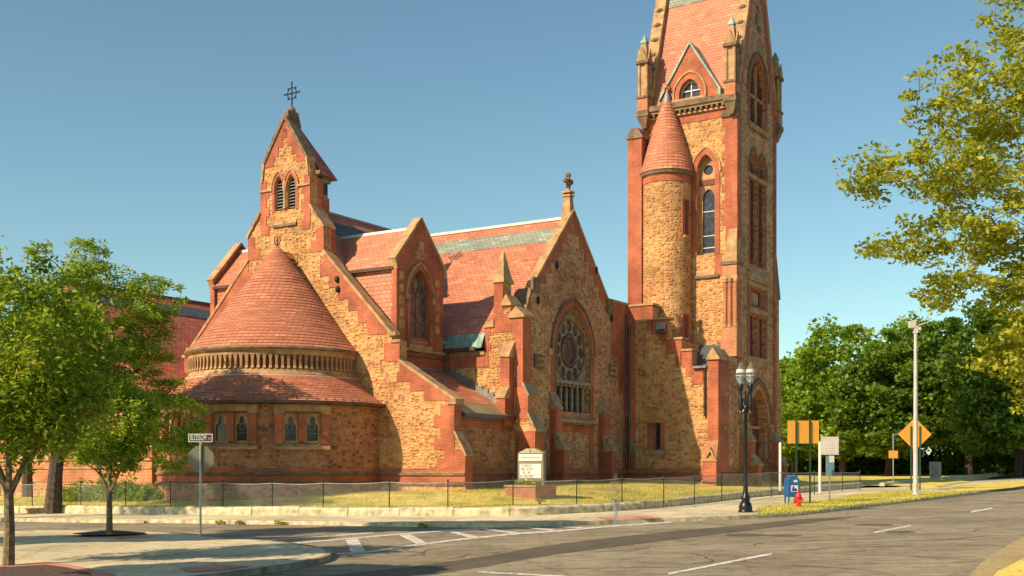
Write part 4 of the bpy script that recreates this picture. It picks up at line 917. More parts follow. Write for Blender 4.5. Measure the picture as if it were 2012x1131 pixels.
g = G('trim_dk'); g.prism('A', 17.9, wop, .06, [rect(w0+.07, w1-.07, wz0+.07, wz1-.1)]); g.build('frame', w)
g = G('slate_bl'); zl = stp[8][1]
g.hexa([(s0_+1,18.3,zl-.1),(TS1-.7,18.3,zl-.1),(TS1-.7,20.3,zl-.1),(s0_+1,20.3,zl-.1),(s0_+1,18.3,zl),(TS1-.7,18.0,zl+.05),(TS1-.7,20.3,zl+1.6),(s0_+1,20.3,zl+1.6)])
g.use('stone').box(s0_, stp[5][0], 18.2, 20.3, 2, stp[5][1]-.1); g.use('lead').box(stp[7][0]+.1, TS1-.75, 17.35, 17.7, zl, zl+.12); g.build('porch_roof', church)
g = G('gutter'); x = T6(1386,0)[0]; g.tube([(x,17.48,zl),(x,17.48,T6(1386,818)[1])], .06); g.build('downpipe', church)
g = G('gutter'); g.tube([(10.5,17.48,10.5),(10.5,17.48,2.2)], .06); g.build('downpipe', church)
# porch corner buttress with gabled cap
g = G('brick'); b0_, b1_ = Ap(17.3, 1391, 800)[0], TS1+.04; zc_ = Ap(17.3, 1402, 706)[1]; zpk = Ap(17.2, 1402, 681)[1]
g.box(b0_, b1_, 17.3, 18.9, -.6, zc_); cap_gable(g, b0_-.08, b1_+.1, 17.18, 19.0, zc_, zpk-zc_)
zw, zw2 = Ap(17.3, 1400, 866)[1], Ap(17.1, 1400, 905)[1]
g.use('brick2').hexa([(b0_-.15,16.85,zw2),(b1_+.05,16.85,zw2),(b1_+.05,17.4,zw2),(b0_-.15,17.4,zw2),(b0_,17.27,zw),(b1_+.02,17.27,zw),(b1_+.02,17.4,zw),(b0_,17.4,zw)])
g.use('brick').box(b0_-.15, b1_+.06, 16.85, 17.4, -.6, zw2); g.use('trim').box(b0_-.2, b1_+.1, 16.8, 17.4, zw2-.03, zw2+.05)
cm = (b0_+b1_)/2; g.prism('A', 16.82, [(cm-.38,zw2+.05),(cm+.38,zw2+.05),(cm,zw2+.75)], .25, [[(cm-.22,zw2+.14),(cm+.22,zw2+.14),(cm,zw2+.55)]])
g.use('trim_dk').box(b0_-.2, b1_+.1, 16.75, 17.3, 1.37, 1.47); g.build('corner_buttress', church)
# floodlight on the porch step
g = G('lead'); fx, fz = T6(1303, 645); g.box(fx-.22, fx+.22, 17.15, 17.45, fz-.1, fz+.3); g.use('gutter').box(fx-.3, fx+.3, 17.2, 17.6, fz-.28, fz-.16); g.tube([(fx,17.3,fz-.2),(fx-.1,17.2,fz-.6),(fx+.3,17.3,fz-.7)], .03); g.build('floodlight', church)
# ================================================================ PARISH HALL on the left
hall = empty('parish_hall', (CC[0], CC[1], 0), TH, 'long low hall with a deep red slate roof behind the trees on the left', 'hall')
HS0, HS1, HT0, HT1, HZ = -20.0, -6.6, -3.5, 30.0, 12.35
g = G('slate_dk'); hc = (HS0+HS1)/2; hh = (HS1-HS0)/2; hk = (HZ-6.2)/(hh+.3)
g.prism('A', HT0, [(HS0-.3, 6.2), (hc, HZ), (HS1+.3, 6.2), (HS1+.3, 6.0), (HS0-.3, 6.0)], HT1-HT0); hr = g.build('roof', hall)
g = G('slate_bl')
for sg in (1, -1):
    z1_, z0_ = HZ-.55, HZ-1.2; xx = lambda z: hc+sg*(HZ-z)/hk
    g.prism('A', HT0-.02, [(xx(z1_)+sg*.03, z1_+.03), (xx(z0_)+sg*.03, z0_+.03), (xx(z0_), z0_-.05), (xx(z1_), z1_-.05)], HT1-HT0)
g.build('slate_band', hr)
g = G('slate_bl'); g.box(hc-.12, hc+.12, HT0, HT1, HZ-.06, HZ+.06); g.build('ridge_cap', hr)
g = G('stone'); wx = [(-18.3, 3.0, 1.2), (-15.6, 3.0, 1.2), (-9.6, 1.6, .9)]
hol = [rect(x, x+w, z, z+1.8 if w > 1 else z+.8) for x, z, w in wx]
g.prism('A', HT0+.3, [(HS0,-1),(HS1,-1),(HS1,6.1),(hc,HZ-.2),(HS0,6.1)], .6, hol)
g.prism('B', HS1, rect(HT0+.3, HT1-.5, -1, 6.05), .5); g.prism('L', HS0, rect(HT0+.3, HT1-.5, -1, 6.05), .5)
for z0_, z1_, p, m_ in ((2.2,2.45,.04,'brick2'),(2.55,2.65,.08,'trim'),(1.4,2.1,.045,'brick2'),(2.12,2.2,.1,'trim'),(3.1,3.3,.04,'brick2'),(5.4,6.0,.04,'brick2')): slab(g, 'A', HT0+.3, rect(HS0, HS1, z0_, z1_), p, m=m_)
vquoin(g, 'A', HT0+.3, HS1, 2.7, 5.4, -1, 1.2, 1.6); vquoin(g, 'A', HT0+.3, HS0, 2.7, 5.4, 1, .5, .8)
g.build('wall', hall)
for h_ in hol:
    g = G('glass'); g.prism('A', HT0+.6, h_, .04); g.use('frame').prism('A', HT0+.55, h_, .06, [rect(h_[0][0]+.08, h_[1][0]-.08, h_[0][1]+.08, h_[2][1]-.08)]); g.build('window', hall)
# porch at the far left end
porch = empty('porch', (*c2w(-22.6, -5.0), 0), TH, 'white columned porch with pale steps at the end of the hall, far left', 'porch')
MAT['paint'] = plain('white painted wood', (.62,.62,.60), .55, 0, .08); MAT['dark_roof'] = plain('dark shingles', (.06,.05,.05), .9)
g = G('dark_roof'); g.box(-2.6, 2.2, -1.4, 2.6, 3.7, 3.95); g.build('roof', porch)
g = G('brick2'); g.box(-2.4, 2.0, 1.6, 2.4, -.5, 3.7); g.use('paint').box(-1.5, -.6, 1.5, 1.62, 1.4, 3.0); g.box(.4, 1.2, 1.5, 1.62, 1.4, 3.0); g.build('wall', porch)
for i in range(4):
    g = G('paint'); x = -2.2+i*1.4; g.tube([(x,-1.1,.6),(x,-1.1,3.7)], .12, 10, .1); g.box(x-.16,x+.16,-1.26,-.94,.5,.66); g.box(x-.16,x+.16,-1.26,-.94,3.6,3.7); g.build('column', porch)
g = G('paint')
for i in range(5): g.box(-.9, 1.2, -2.6+i*.3, -1.1, .0+i*.17, .17+i*.17)
g.box(-2.5, 2.1, -1.3, 1.6, .6, .86); g.build('steps', porch)
# ================================================================ GROUND
MAT['grass'] = None
def grassm(name, cols, sc=1.0):
    m, nt, b = mat(name); tc = N(nt, 'ShaderNodeTexCoord')
    n1 = N(nt, 'ShaderNodeTexNoise'); n1.inputs['Scale'].default_value = .45*sc; n1.inputs['Detail'].default_value = 8; n1.inputs['Roughness'].default_value = .7; L(nt, tc, 'Object', n1, 'Vector')
    n2 = N(nt, 'ShaderNodeTexNoise'); n2.inputs['Scale'].default_value = 14; n2.inputs['Detail'].default_value = 5; L(nt, tc, 'Object', n2, 'Vector')
    r = ramp(nt, [(.3+.12*i, c) for i, c in enumerate(cols)]); L(nt, n1, 'Fac', r, 'Fac')
    r2 = ramp(nt, [(.3, (.55,.55,.5)), (.7, (1.3,1.25,1.1))]); L(nt, n2, 'Fac', r2, 'Fac')
    c = mixc(nt, (r, 'Color'), (r2, 'Color'), .85, 'MULTIPLY'); setc(nt, b, c); b.inputs['Roughness'].default_value = .95; bump(nt, b, (n2, 'Fac'), .8, .05); return m
MAT['grass'] = grassm('dry lawn', [(.16,.26,.04), (.44,.40,.06), (.74,.57,.14), (.62,.49,.11)])
MAT['sand'] = grassm('sandy shoulder', [(.28,.22,.12), (.34,.26,.14), (.40,.30,.15), (.32,.24,.13)])
MAT['soil'] = grassm('rough ground', [(.10,.10,.04), (.16,.13,.06), (.20,.15,.07), (.12,.12,.04)])
def asphalt(name, c, patch=.3, joints=0):
    m, nt, b = mat(name); tc = N(nt, 'ShaderNodeTexCoord')
    n0 = N(nt, 'ShaderNodeTexNoise'); n0.inputs['Scale'].default_value = 22; n0.inputs['Detail'].default_value = 3; L(nt, tc, 'Object', n0, 'Vector')
    mp = N(nt, 'ShaderNodeMapping'); mp.inputs['Rotation'].default_value = (0,0,R(-38)); mp.inputs['Scale'].default_value = (.3,.75,1); L(nt, tc, 'Object', mp, 'Vector')
    n1 = N(nt, 'ShaderNodeTexNoise'); n1.inputs['Scale'].default_value = 2.6; n1.inputs['Detail'].default_value = 9; n1.inputs['Roughness'].default_value = .7; L(nt, mp, 'Vector', n1, 'Vector')
    n3 = N(nt, 'ShaderNodeTexNoise'); n3.inputs['Scale'].default_value = 2.6; n3.inputs['Detail'].default_value = 10; n3.inputs['Roughness'].default_value = .75; L(nt, tc, 'Object', n3, 'Vector')
    r = ramp(nt, [(.3, tuple(x*(1-patch*1.3) for x in c)), (.5, c), (.7, tuple(x*(1+patch*.8) for x in c))]); L(nt, n1, 'Fac', r, 'Fac')
    r2 = ramp(nt, [(.3, (.72,.72,.72)), (.7, (1.25,1.25,1.22))]); L(nt, n0, 'Fac', r2, 'Fac')
    r3 = ramp(nt, [(.36, (.42,.41,.42)), (.46, (.95,.95,.95)), (.7, (1.15,1.13,1.08))]); L(nt, n3, 'Fac', r3, 'Fac')
    c1 = mixc(nt, (r, 'Color'), (r2, 'Color'), .8, 'MULTIPLY'); c2 = mixc(nt, c1, (r3, 'Color'), .8, 'MULTIPLY')
    # fine cracks
    v = N(nt, 'ShaderNodeTexVoronoi'); v.feature = 'DISTANCE_TO_EDGE'; v.inputs['Scale'].default_value = .22
    ad = mixc(nt, (tc, 'Object'), (n3, 'Color'), .9, 'ADD'); nt.links.new(ad[0].outputs[2], v.inputs['Vector'])
    rc = ramp(nt, [(.0, (.45,.42,.4)), (.012, (1,1,1))]); L(nt, v, 'Distance', rc, 'Fac')
    c3 = mixc(nt, c2, (rc, 'Color'), .75 if patch > .1 else 0.0, 'MULTIPLY')
    if joints:
        uv = uvnode(nt); uv.inputs['Rotation'].default_value = (0,0,R(24)); bt = N(nt, 'ShaderNodeTexBrick'); bt.offset = 0
        for k, v_ in (('Scale', 1), ('Brick Width', joints), ('Row Height', joints), ('Mortar Size', .022), ('Mortar Smooth', .4)): bt.inputs[k].default_value = v_
        bt.inputs['Color1'].default_value = (1,1,1,1); bt.inputs['Color2'].default_value = (.88,.87,.84,1); bt.inputs['Mortar'].default_value = (.45,.4,.34,1); L(nt, uv, 'Vector', bt, 'Vector')
        c3 = mixc(nt, c3, (bt, 'Color'), .9, 'MULTIPLY')
    n5 = N(nt, 'ShaderNodeTexNoise'); n5.inputs['Scale'].default_value = .3; n5.inputs['Detail'].default_value = 4; L(nt, tc, 'Object', n5, 'Vector'); r5 = ramp(nt, [(.35, (.75,.72,.68)), (.6, (1.08,1.08,1.06))]); L(nt, n5, 'Fac', r5, 'Fac')
    c3 = mixc(nt, c3, (r5, 'Color'), .9, 'MULTIPLY'); setc(nt, b, c3)
    b.inputs['Roughness'].default_value = .85; bump(nt, b, (n0, 'Fac'), .5, .008); return m
MAT['asphalt'] = asphalt('worn asphalt', (.255,.212,.142), .36); MAT['asphalt_new'] = asphalt('newer asphalt strip', (.105,.082,.06), .08)
MAT['concrete'] = asphalt('pale concrete', (.60,.52,.35), .12, 1.7)
MAT['granite'] = plain('granite', (.55,.47,.30), .9, 0, .3, 4, .03)
MAT['paintline'] = plain('worn white paint', (.60,.57,.50), .7, 0, .38, 7); MAT['mulch'] = plain('bark mulch', (.09,.05,.035), .95, 0, .6, 18, .05)
MAT['paver'] = brickm('red pavers', (.62,.24,.16), (.55,.20,.14), (.40,.26,.2), .2, .1, .01, .003)
MAT['cast'] = plain('cast iron cover', (.10,.06,.04), .6, .4, .3, 8)
g = G('soil'); xs = list(range(-320, -100, 20))+list(range(-100, 140, 10))+list(range(140, 420, 20)); ys = [-60,-30,-10]+list(range(0,180,10))+list(range(180,620,40))
P_ = lambda x, y: (x, y, hz(x, y)-.05)
for a, b in zip(xs, xs[1:]):
    for c, d in zip(ys, ys[1:]): g.face([P_(a,c), P_(b,c), P_(b,d), P_(a,d)])
g.build('ground', smooth=True, kind='structure')
def W(px, py, dz=0): return gp(px, py, dz)
pz_ = lambda x, y, dz=0: GA+GX*x+GY*y+dz
def sheet(name, pts, dz, m, kind='structure', thick=0, build=True, g=None, parent=None, **kw):
    g = g or G(m); g.use(m)
    tris = tessellate_polygon([[Vector((x, y, 0)) for x, y in pts]])
    for t in tris: g.face([(pts[i][0], pts[i][1], pz_(*pts[i], dz)) for i in t], [pts[i] for i in t])
    if thick:
        for a, b in zip(pts, pts[1:]+pts[:1]): g.face([(*a, pz_(*a, dz)), (*b, pz_(*b, dz)), (*b, pz_(*b, dz-thick)), (*a, pz_(*a, dz-thick))])
    return g.build(name, parent, kind=kind, **kw) if build else g
def smoothline(pts, n=6):
    out = []
    for i in range(len(pts)-1):
        p0, p1, p2, p3 = [Vector(pts[max(0, min(len(pts)-1, j))]) for j in (i-1, i, i+1, i+2)]
        for k in range(n):
            t = k/n; out.append(tuple(.5*((2*p1)+(p2-p0)*t+(2*p0-5*p1+4*p2-p3)*t*t+(3*p1-p0-3*p2+p3)*t*t*t)))
    return out+[tuple(pts[-1])]
curb = smoothline([(-75, 73)]+[W(*p) for p in ((0,1024),(300,1027),(500,1030),(700,1033),(900,1036),(1050,1035),(1160,1031),(1250,1027),(1350,1024),(1450,1020),(1540,1015),(1600,1009),(1660,1002),(1750,991),(1850,979),(1930,969),(2012,958))]+[(58, 106)], 5)
sheet('road', curb[::1]+[(90, 106), (90, -15), (-75, -15)], 0, 'asphalt')
ret = smoothline([(-75, 79)]+[W(*p, .13) for p in ((-100,1006),(100,1008),(400,1011),(700,1013),(1000,1013),(1133,1008),(1250,1001),(1350,992),(1420,984),(1500,975),(1600,966),(1697,958))], 5)
right_in = [W(*p, .13) for p in ((1760,957),(1835,948),(1900,944),(1960,941),(2012,938))]+[(52, 110)]
def offline(pl, d):
    out = []
    for i, p in enumerate(pl):
        a, b = Vector(pl[max(0,i-1)]), Vector(pl[min(len(pl)-1,i+1)]); t = (b-a).normalized(); out.append((p[0]-t.y*d, p[1]+t.x*d))
    return out
sheet('pavement', offline(curb, .15)+[(58.5,110)]+right_in[::-1]+ret[::-1], .13, 'concrete')
# kerb: granite strip along the road
g = G('granite'); inn = offline(curb, .17)
def dzk(p):   # dropped kerb at the crossing ramp
    x, y = p; c = W(1215, 1028); d = math.hypot(x-c[0], y-c[1]); return .138 if d > 0 else .138
for a, b, c, d in zip(curb, curb[1:], inn[1:], inn):
    ha, hb = dzk(a), dzk(b)
    g.face([(*a, pz_(*a,-.02)), (*b, pz_(*b,-.02)), (*b, pz_(*b,hb)), (*a, pz_(*a,ha))]); g.face([(*a, pz_(*a,ha)), (*b, pz_(*b,hb)), (*c, pz_(*c,.138)), (*d, pz_(*d,.138))])
g.build('kerb', kind='structure')
sheet('ramp_paving', [W(*p, .14) for p in ((1170,1015),(1277,1013.5),(1300,1018),(1188,1020))], .145, 'paver')
# near corner pavement
isl = smoothline([(-60, 55)]+[W(*p, .13) for p in ((-100,1041),(0,1042),(150,1041),(330,1046),(420,1055),(520,1062),(590,1070),(632,1078),(640,1086),(622,1095),(560,1107),(480,1118),(400,1128),(300,1134))]+[(-9.5, 22.8), (-14, 22.5)], 4)+[(-60, 22.5)]
sheet('corner_pavement', isl, .13, 'concrete')
MAT['granite_shade'] = plain('shaded kerb granite', (.30,.24,.16), .9, 0, .3, 3, .02)  # kerb granite darkened and browned, the shade on its face put into the colour
g = G('granite_shade'); io = offline(isl, .14)
for a, b, c, d in zip(isl, isl[1:], io[1:], io):
    if a[0] < -50 and b[0] < -50: continue
    g.face([(*c, pz_(*c,-.02)), (*d, pz_(*d,-.02)), (*d, pz_(*d,.13)), (*c, pz_(*c,.13))]); g.face([(*a, pz_(*a,.135)), (*b, pz_(*b,.135)), (*c, pz_(*c,.135)), (*d, pz_(*d,.135))])
g.build('corner_kerb', kind='structure')
sheet('corner_paving', [W(*p, .14) for p in ((352,1115),(430,1108),(492,1112),(440,1119),(370,1124))], .142, 'paver')
sheet('tree_pit_paving', [W(*p, .14) for p in ((20,1109),(90,1103),(140,1109),(225,1125),(240,1150),(-60,1150),(-60,1109))], .137, 'paver')
sheet('mulch_bed', [W(*p, .14) for p in ((-60,1113),(20,1113),(90,1109),(130,1114),(178,1125),(190,1150),(-60,1150))], .143, 'mulch')
sheet('tree_pit_paving', [W(*p, .14) for p in ((125,1053.5),(175,1050),(215,1048),(262,1050.5),(310,1054.5),(235,1057))], .137, 'paver')
g = G('mulch'); c = W(215, 1050, .14)
for i in range(20):
    for j in range(3):
        r0, r1 = .1+.4*j, .1+.4*(j+1); q = lambda r, i: (c[0]+r*1.15*math.cos(i*math.pi/10), c[1]+r*1.0*math.sin(i*math.pi/10), pz_(c[0], c[1], .15+.14*max(0, 1-r/1.25)))
        g.face([q(r0*.72,i), q(r1*.72,i), q(r1*.72,i+1), q(r0*.72,i+1)])
g.build('mulch_bed', kind='structure')
# verge grass strips
sheet('verge', offline(curb, .2)[curb.index(min(curb, key=lambda p: math.hypot(p[0]-W(1490,1017)[0], p[1]-W(1490,1017)[1]))):-8]+[W(*p, .14) for p in ((1860,966),(1781,963),(1684,971),(1635,980),(1554,988),(1484,998))], .15, 'grass')
sheet('verge', [W(*p, .14) for p in ((1842,961),(1900,952),(1960,948),(2060,940),(2060,947),(1990,958),(1900,966))], .15, 'grass')
sheet('near_verge', [W(*p, .05) for p in ((2012,1095),(1985,1110),(1960,1122),(1940,1145))]+[(16.5, 18), (40, 20), (40, 40)]+[W(2100, 1040)], .05, 'grass')
sheet('sandy_edge', [W(*p) for p in ((2100,1020),(2000,1060),(1940,1095),(1885,1150))]+[(15, 17), (38, 20), (38, 38)], .012, 'sand')
# road patch and markings
g = G('asphalt_new'); up = smoothline([W(*p) for p in ((380,1145),(700,1125),(940,1095),(1080,1071),(1250,1051),(1420,1035),(1560,1021),(1686,1014))], 5); lo = smoothline([W(*p) for p in ((560,1165),(760,1142),(940,1115),(1080,1091),(1250,1069),(1420,1048),(1560,1031),(1690,1014.5))], 5)
for a, b, c, d in zip(up, up[1:], lo[1:], lo): g.face([(*p, pz_(*p,.004)) for p in (a, d, c, b)])
for cx_, cy_, rx_, ry_ in ((1467,1051,42,3),(1717,1031,40,2.2),(1540,1052,36,2.4),(1770,1045,30,2)):
    g.face([(*W(cx_+rx_*math.cos(i*.4), cy_+ry_*math.sin(i*.4)), pz_(*W(cx_+rx_*math.cos(i*.4), cy_+ry_*math.sin(i*.4)), .003)) for i in range(15)])
rc_ = random.Random(4)
for k in range(26):   # cracks in the roadway, filled with tar
    px0, py0 = rc_.uniform(650, 2000), rc_.uniform(1035, 1128)
    if py0 < 1010+abs(1500-px0)*.04 or (px0 < 1400 and py0 < 1070): continue
    w0 = W(px0, py0); p = Vector(w0); a = rc_.uniform(0, 6.28) if k % 3 else R(33)+rc_.uniform(-.1,.1); pts_c = [p.copy()]
    for j in range(rc_.randint(6, 16)):
        a += rc_.uniform(-.45, .45); p = p+Vector((math.cos(a), math.sin(a)))*rc_.uniform(.15, .4); pts_c.append(p.copy())
    for u_, v_ in zip(pts_c, pts_c[1:]):
        n_ = Vector((-(v_-u_).y, (v_-u_).x)).normalized()*rc_.uniform(.012, .03)
        g.face([(q.x, q.y, pz_(q.x, q.y, .0065)) for q in (u_-n_, v_-n_, v_+n_, u_+n_)])
g.build('road_patch', kind='structure')
g = G('paintline')
def stripe(p0, p1, w, dz=.009):
    q = [W(p0[0], p0[1]+w/2), W(p1[0], p1[1]+w/2), W(p1[0], p1[1]-w/2), W(p0[0], p0[1]-w/2)]; g.face([(*v, pz_(*v, dz)) for v in q])
for a, b in (((1313,1128),(1517,1088)), ((1718,1046),(1790,1033)), ((1908,1006),(1950,998.5)), ((2040,986),(2068,981))): stripe(a, b, 4.2 if a[1] > 1100 else 3)
stripe((505,1063), (735,1047), 2.4); stripe((940,1124), (1110,1133), 3)
ul_ = [(560,1069),(770,1051),(880,1042.5),(960,1038),(1080,1032.5),(1215,1031.5)]; 
for a, b in zip(ul_[:4], ul_[1:4]): stripe(a, b, 2.6)
ll = [(662,1089),(730,1084),(780,1076),(895,1061),(1000,1050),(1100,1043),(1200,1034),(1320,1025.5)]
for a, b in zip(ll, ll[1:]): stripe(a, b, 3.2)
for q in (((679,1061),(703,1058.5),(718,1084),(690,1086)), ((784,1052),(806,1050),(838,1066.5),(818,1069)), ((880,1045.5),(897,1045),(940,1055),(922,1057)), ((945,1040),(965,1040),(1020,1046.5),(1005,1048.5)), ((1020,1036.5),(1040,1036.5),(1095,1041),(1078,1043)), ((1072,1034),(1090,1034),(1160,1036.5),(1140,1038.5))):
    g.face([(*W(*v), pz_(*W(*v), .013)) for v in q])
g.build('road_marking', kind='structure')
g = G('cast'); c = W(1270, 1016, .14)
g.face([(c[0]+.45*math.cos(i*.3142), c[1]+.45*math.sin(i*.3142), pz_(*c, .139)) for i in range(20)]); g.build('manhole_cover', label='round rusty manhole cover set in the pavement beside the red ramp', cat='manhole cover')
# ---------------------------------------------------------------- retaining wall of big kerb stones
def inpoly(x, y, poly):
    c = False; j = len(poly)-1
    for i in range(len(poly)):
        xi, yi = poly[i]; xj, yj = poly[j]
        if (yi > y) != (yj > y) and x < (xj-xi)*(y-yi)/(yj-yi)+xi: c = not c
        j = i
    return c
def dist_pl(x, y, pl):
    best = 1e9
    for a, b in zip(pl, pl[1:]):
        dx, dy = b[0]-a[0], b[1]-a[1]; t = max(0, min(1, ((x-a[0])*dx+(y-a[1])*dy)/(dx*dx+dy*dy+1e-9)))
        best = min(best, math.hypot(x-a[0]-t*dx, y-a[1]-t*dy))
    return best
def ss(x): x = max(0, min(1, x)); return x*x*(3-2*x)
def resample(pl, step):
    out = [Vector(pl[0])]; acc = 0
    for a, b in zip(pl, pl[1:]):
        a, b = Vector(a), Vector(b); l = (b-a).length; d = step-acc
        while d <= l: out.append(a+(b-a)*d/l); d += step
        acc = (acc+l) % step
    return out
def kerbwall(name, line, h, label, step=2.15, w=.32, seed=1):
    g = G('granite'); rnd = random.Random(seed); pts = resample(line, step/4)
    prof = [(0,-.1),(0,.72),(.03,.88),(.09,.98),(.18,1),(.32,.97),(.34,.9),(.34,-.1)]
    for k in range(0, len(pts)-4, 4):
        seg = pts[k:k+5]; jh = rnd.uniform(-.02,.02); jo = rnd.uniform(-.02,.02)
        rings = []
        for i, p in enumerate(seg):
            j = min(len(pts)-1, k+i+1); t = (pts[j]-pts[max(0,k+i-1)]).normalized(); n = Vector((-t.y, t.x))
            q = p+t*(.012 if i == 0 else -.012 if i == 4 else 0)
            rings.append([(q.x+n.x*(a*w/.34+jo+rnd.uniform(-.008,.008)), q.y+n.y*(a*w/.34+jo), pz_(q.x, q.y, .13)+b*h+jh+rnd.uniform(-.008,.008)) for a, b in prof])
        for r0, r1 in zip(rings, rings[1:]):
            for i in range(len(prof)-1): g.face([r0[i], r1[i], r1[i+1], r0[i+1]])
        g.face(rings[0]); g.face(rings[-1][::-1])
    return g.build(name, label=label, cat='kerb wall')
kerbwall('retaining_wall', ret, .33, 'low rounded wall of long pale granite blocks holding up the church lawn')
kerbwall('retaining_wall', [W(*p, .13) for p in ((1738,954),(1780,949),(1833,943))], .2, 'short low granite kerb across the driveway from the church lawn', seed=3)
kerbwall('retaining_wall', [W(*p, .13) for p in ((1855,943),(1900,940),(1962,935))], .25, 'farthest low granite kerb in the shade of the right-hand trees', seed=4)
# ---------------------------------------------------------------- church lawn
lawnpoly = offline(ret, .3)+[W(1738, 954, .13)]+[(24, 66), (34, 84), (50, 112), (10, 125), (-70, 125), (-75, 90)]
def lawn_z(x, y):
    s_, t_ = w2c(x, y); p = pz_(x, y); d = dist_pl(x, y, ret)
    base = max(p+.42, .93+.015*s_+.022*t_); w = ss((x-15)/7); base = base*(1-w)+(p+.15)*w
    edge = p+.37*(1-ss((x-12)/8))+.15*ss((x-12)/8)
    return edge+(base-edge)*ss((d-3.2)/5)+.02*math.sin(x*1.3+y)*min(1,d)
g = G('grass'); st = 1.0
X0, Y0 = -76, 40
cache = {}
def LZ(i, j):
    if (i, j) not in cache: cache[(i, j)] = (X0+i*st, Y0+j*st, lawn_z(X0+i*st, Y0+j*st))
    return cache[(i, j)]
inp = {}
def IN(i, j):
    if (i, j) not in inp: inp[(i, j)] = inpoly(X0+i*st, Y0+j*st, lawnpoly)
    return inp[(i, j)]
for i in range(128):
    for j in range(86):
        if IN(i,j) and IN(i+1,j) and IN(i+1,j+1) and IN(i,j+1):
            c_ = w2c(X0+(i+.5)*st, Y0+(j+.5)*st)
            g.face([LZ(i,j), LZ(i+1,j), LZ(i+1,j+1), LZ(i,j+1)])
# stitched edge strip along the wall
e0_ = offline(ret, .3); e1_ = offline(ret, 1.75)
for a, b, c, d in zip(e0_, e0_[1:], e1_[1:], e1_):
    g.face([(*a, lawn_z(*a)+.005), (*b, lawn_z(*b)+.005), (*c, lawn_z(*c)+.006), (*d, lawn_z(*d)+.006)])
g.build('lawn', smooth=False, kind='structure')
# ================================================================ FENCE
MAT['galv'] = plain('galvanised wire', (.30,.28,.24), .5, .4, .2)
def fence(name, pts, h, label, step=.085):
    root = empty(name, pts[0], 0, label, 'fence'); o0 = Vector(pts[0])
    P = [Vector(p)-o0 for p in pts]
    for p in P:
        g = G('iron'); g.tube([(0,0,-.2),(0,0,h)], .02, 7); g.ball((0,0,h+.02), .045, 7, 5); g.build('post', root, loc=p)
    g = G('galv')
    for a, b in zip(P, P[1:]):
        sag = [a.lerp(b, k/6)+Vector((0,0,h-.05-.05*math.sin(math.pi*k/6))) for k in range(7)]; g.tube(sag, .017, 5)
        g.tube([a+Vector((0,0,.06)), b+Vector((0,0,.06))], .01, 4)
    g.build('rail', root)
    V = []; Fc = []; r = .0038
    for a, b in zip(P, P[1:]):
        Ln = (b-a).length; d = (b-a)/Ln; n = Vector((-d.y, d.x, 0)); H = h-.12
        k = -int(H/step)
        while k*step < Ln:
            for sg in (1, -1):
                u0 = k*step; u1 = u0+H
                z0_, z1_ = (0, H)
                if u0 < 0: z0_ = -u0; u0 = 0
                if u1 > Ln: z1_ -= u1-Ln; u1 = Ln
                if u0 >= Ln or z1_ <= z0_: continue
                za, zb = (z0_, z1_) if sg == 1 else (H-z0_, H-z1_)
                p, q = a+d*u0+Vector((0,0,za+.05)), a+d*u1+Vector((0,0,zb+.05))
                w_ = (q-p).normalized().cross(n).normalized()*r
                i = len(V)
                for e in (w_, n*r*.9, -w_): V += [tuple(p+e), tuple(q+e)]
                Fc += [(i,i+1,i+3,i+2),(i+2,i+3,i+5,i+4),(i+4,i+5,i+1,i)]
            k += 1
    me = bpy.data.meshes.new('chain_link'); me.from_pydata(V, [], Fc); me.materials.append(MAT['galv']); o = bpy.data.objects.new('chain_link', me); col.objects.link(o); o.parent = root
    return root
fp = []
for px, py in ((-260,991),(-150,991),(-40,991),(60,991),(157,991),(247,991),(335,991),(438,992),(535,993),(635,993),(765,993),(880,993),(1008,989),(1133,987),(1223,984),(1304,981),(1366,975),(1418,971),(1515,962),(1600,957),(1655,952),(1690,950)):
    x, y = W(px, py+2, .45)
    dd = dist_pl(x, y, ret)
    if dd < .45:
        # push behind the stones
        best = min(ret, key=lambda q: (q[0]-x)**2+(q[1]-y)**2); v = Vector((x-best[0], y-best[1])); 
        y += .45-dd+.05
    fp.append((x, y, lawn_z(x, y)))
fence('chain_link_fence', fp, 1.06, 'low black chain link fence running round the church lawn behind the granite blocks')
# ================================================================ STREET FURNITURE
def at_px(px, py, dz=.13): x, y = gp(px, py, dz); return (x, y, pz_(x, y, dz))
def zpx(loc, py): return EYE+(HY-py)/F*loc[1]-loc[2]       # height above the object's base
MAT['black'] = plain('black painted iron', (.018,.018,.02), .35, .4, .2); MAT['steel'] = plain('galvanised steel', (.34,.36,.37), .45, .6, .12); MAT['plate_back'] = plain('weathered aluminium', (.17,.17,.12), .5, .4, .12)
MAT['sign_white'] = plain('white sign face', (.60,.59,.56), .5, 0, .04); MAT['ink'] = plain('black ink', (.02,.02,.02), .6); MAT['orange'] = plain('orange sign back', (.66,.31,.04), .5, 0, .05); MAT['green_post'] = plain('green steel post', (.03,.09,.045), .5, .3, .2)
MAT['blue'] = plain('postal blue', (.015,.10,.27), .4, .1, .1); MAT['red'] = plain('hydrant red', (.62,.02,.015), .4, 0, .1); MAT['tan'] = plain('bronze board case', (.20,.16,.10), .5, .3, .1); MAT['cream'] = plain('cream board head', (.36,.31,.20), .6); MAT['pale_post'] = plain('pale painted post', (.50,.45,.44), .5, .1, .08); MAT['bluegrey'] = plain('blue grey sign', (.14,.24,.30), .5, .1, .08)
MAT['navy'] = plain('navy lettering', (.03,.04,.12), .6); MAT['pinkish'] = plain('faded red print', (.62,.38,.30), .6)
mg, nt, b = mat('globe glass'); b.inputs['Base Color'].default_value = (.62,.64,.65,1); b.inputs['Roughness'].default_value = .12; b.inputs['Transmission Weight'].default_value = .88; b.inputs['IOR'].default_value = 1.15; MAT['globe'] = mg
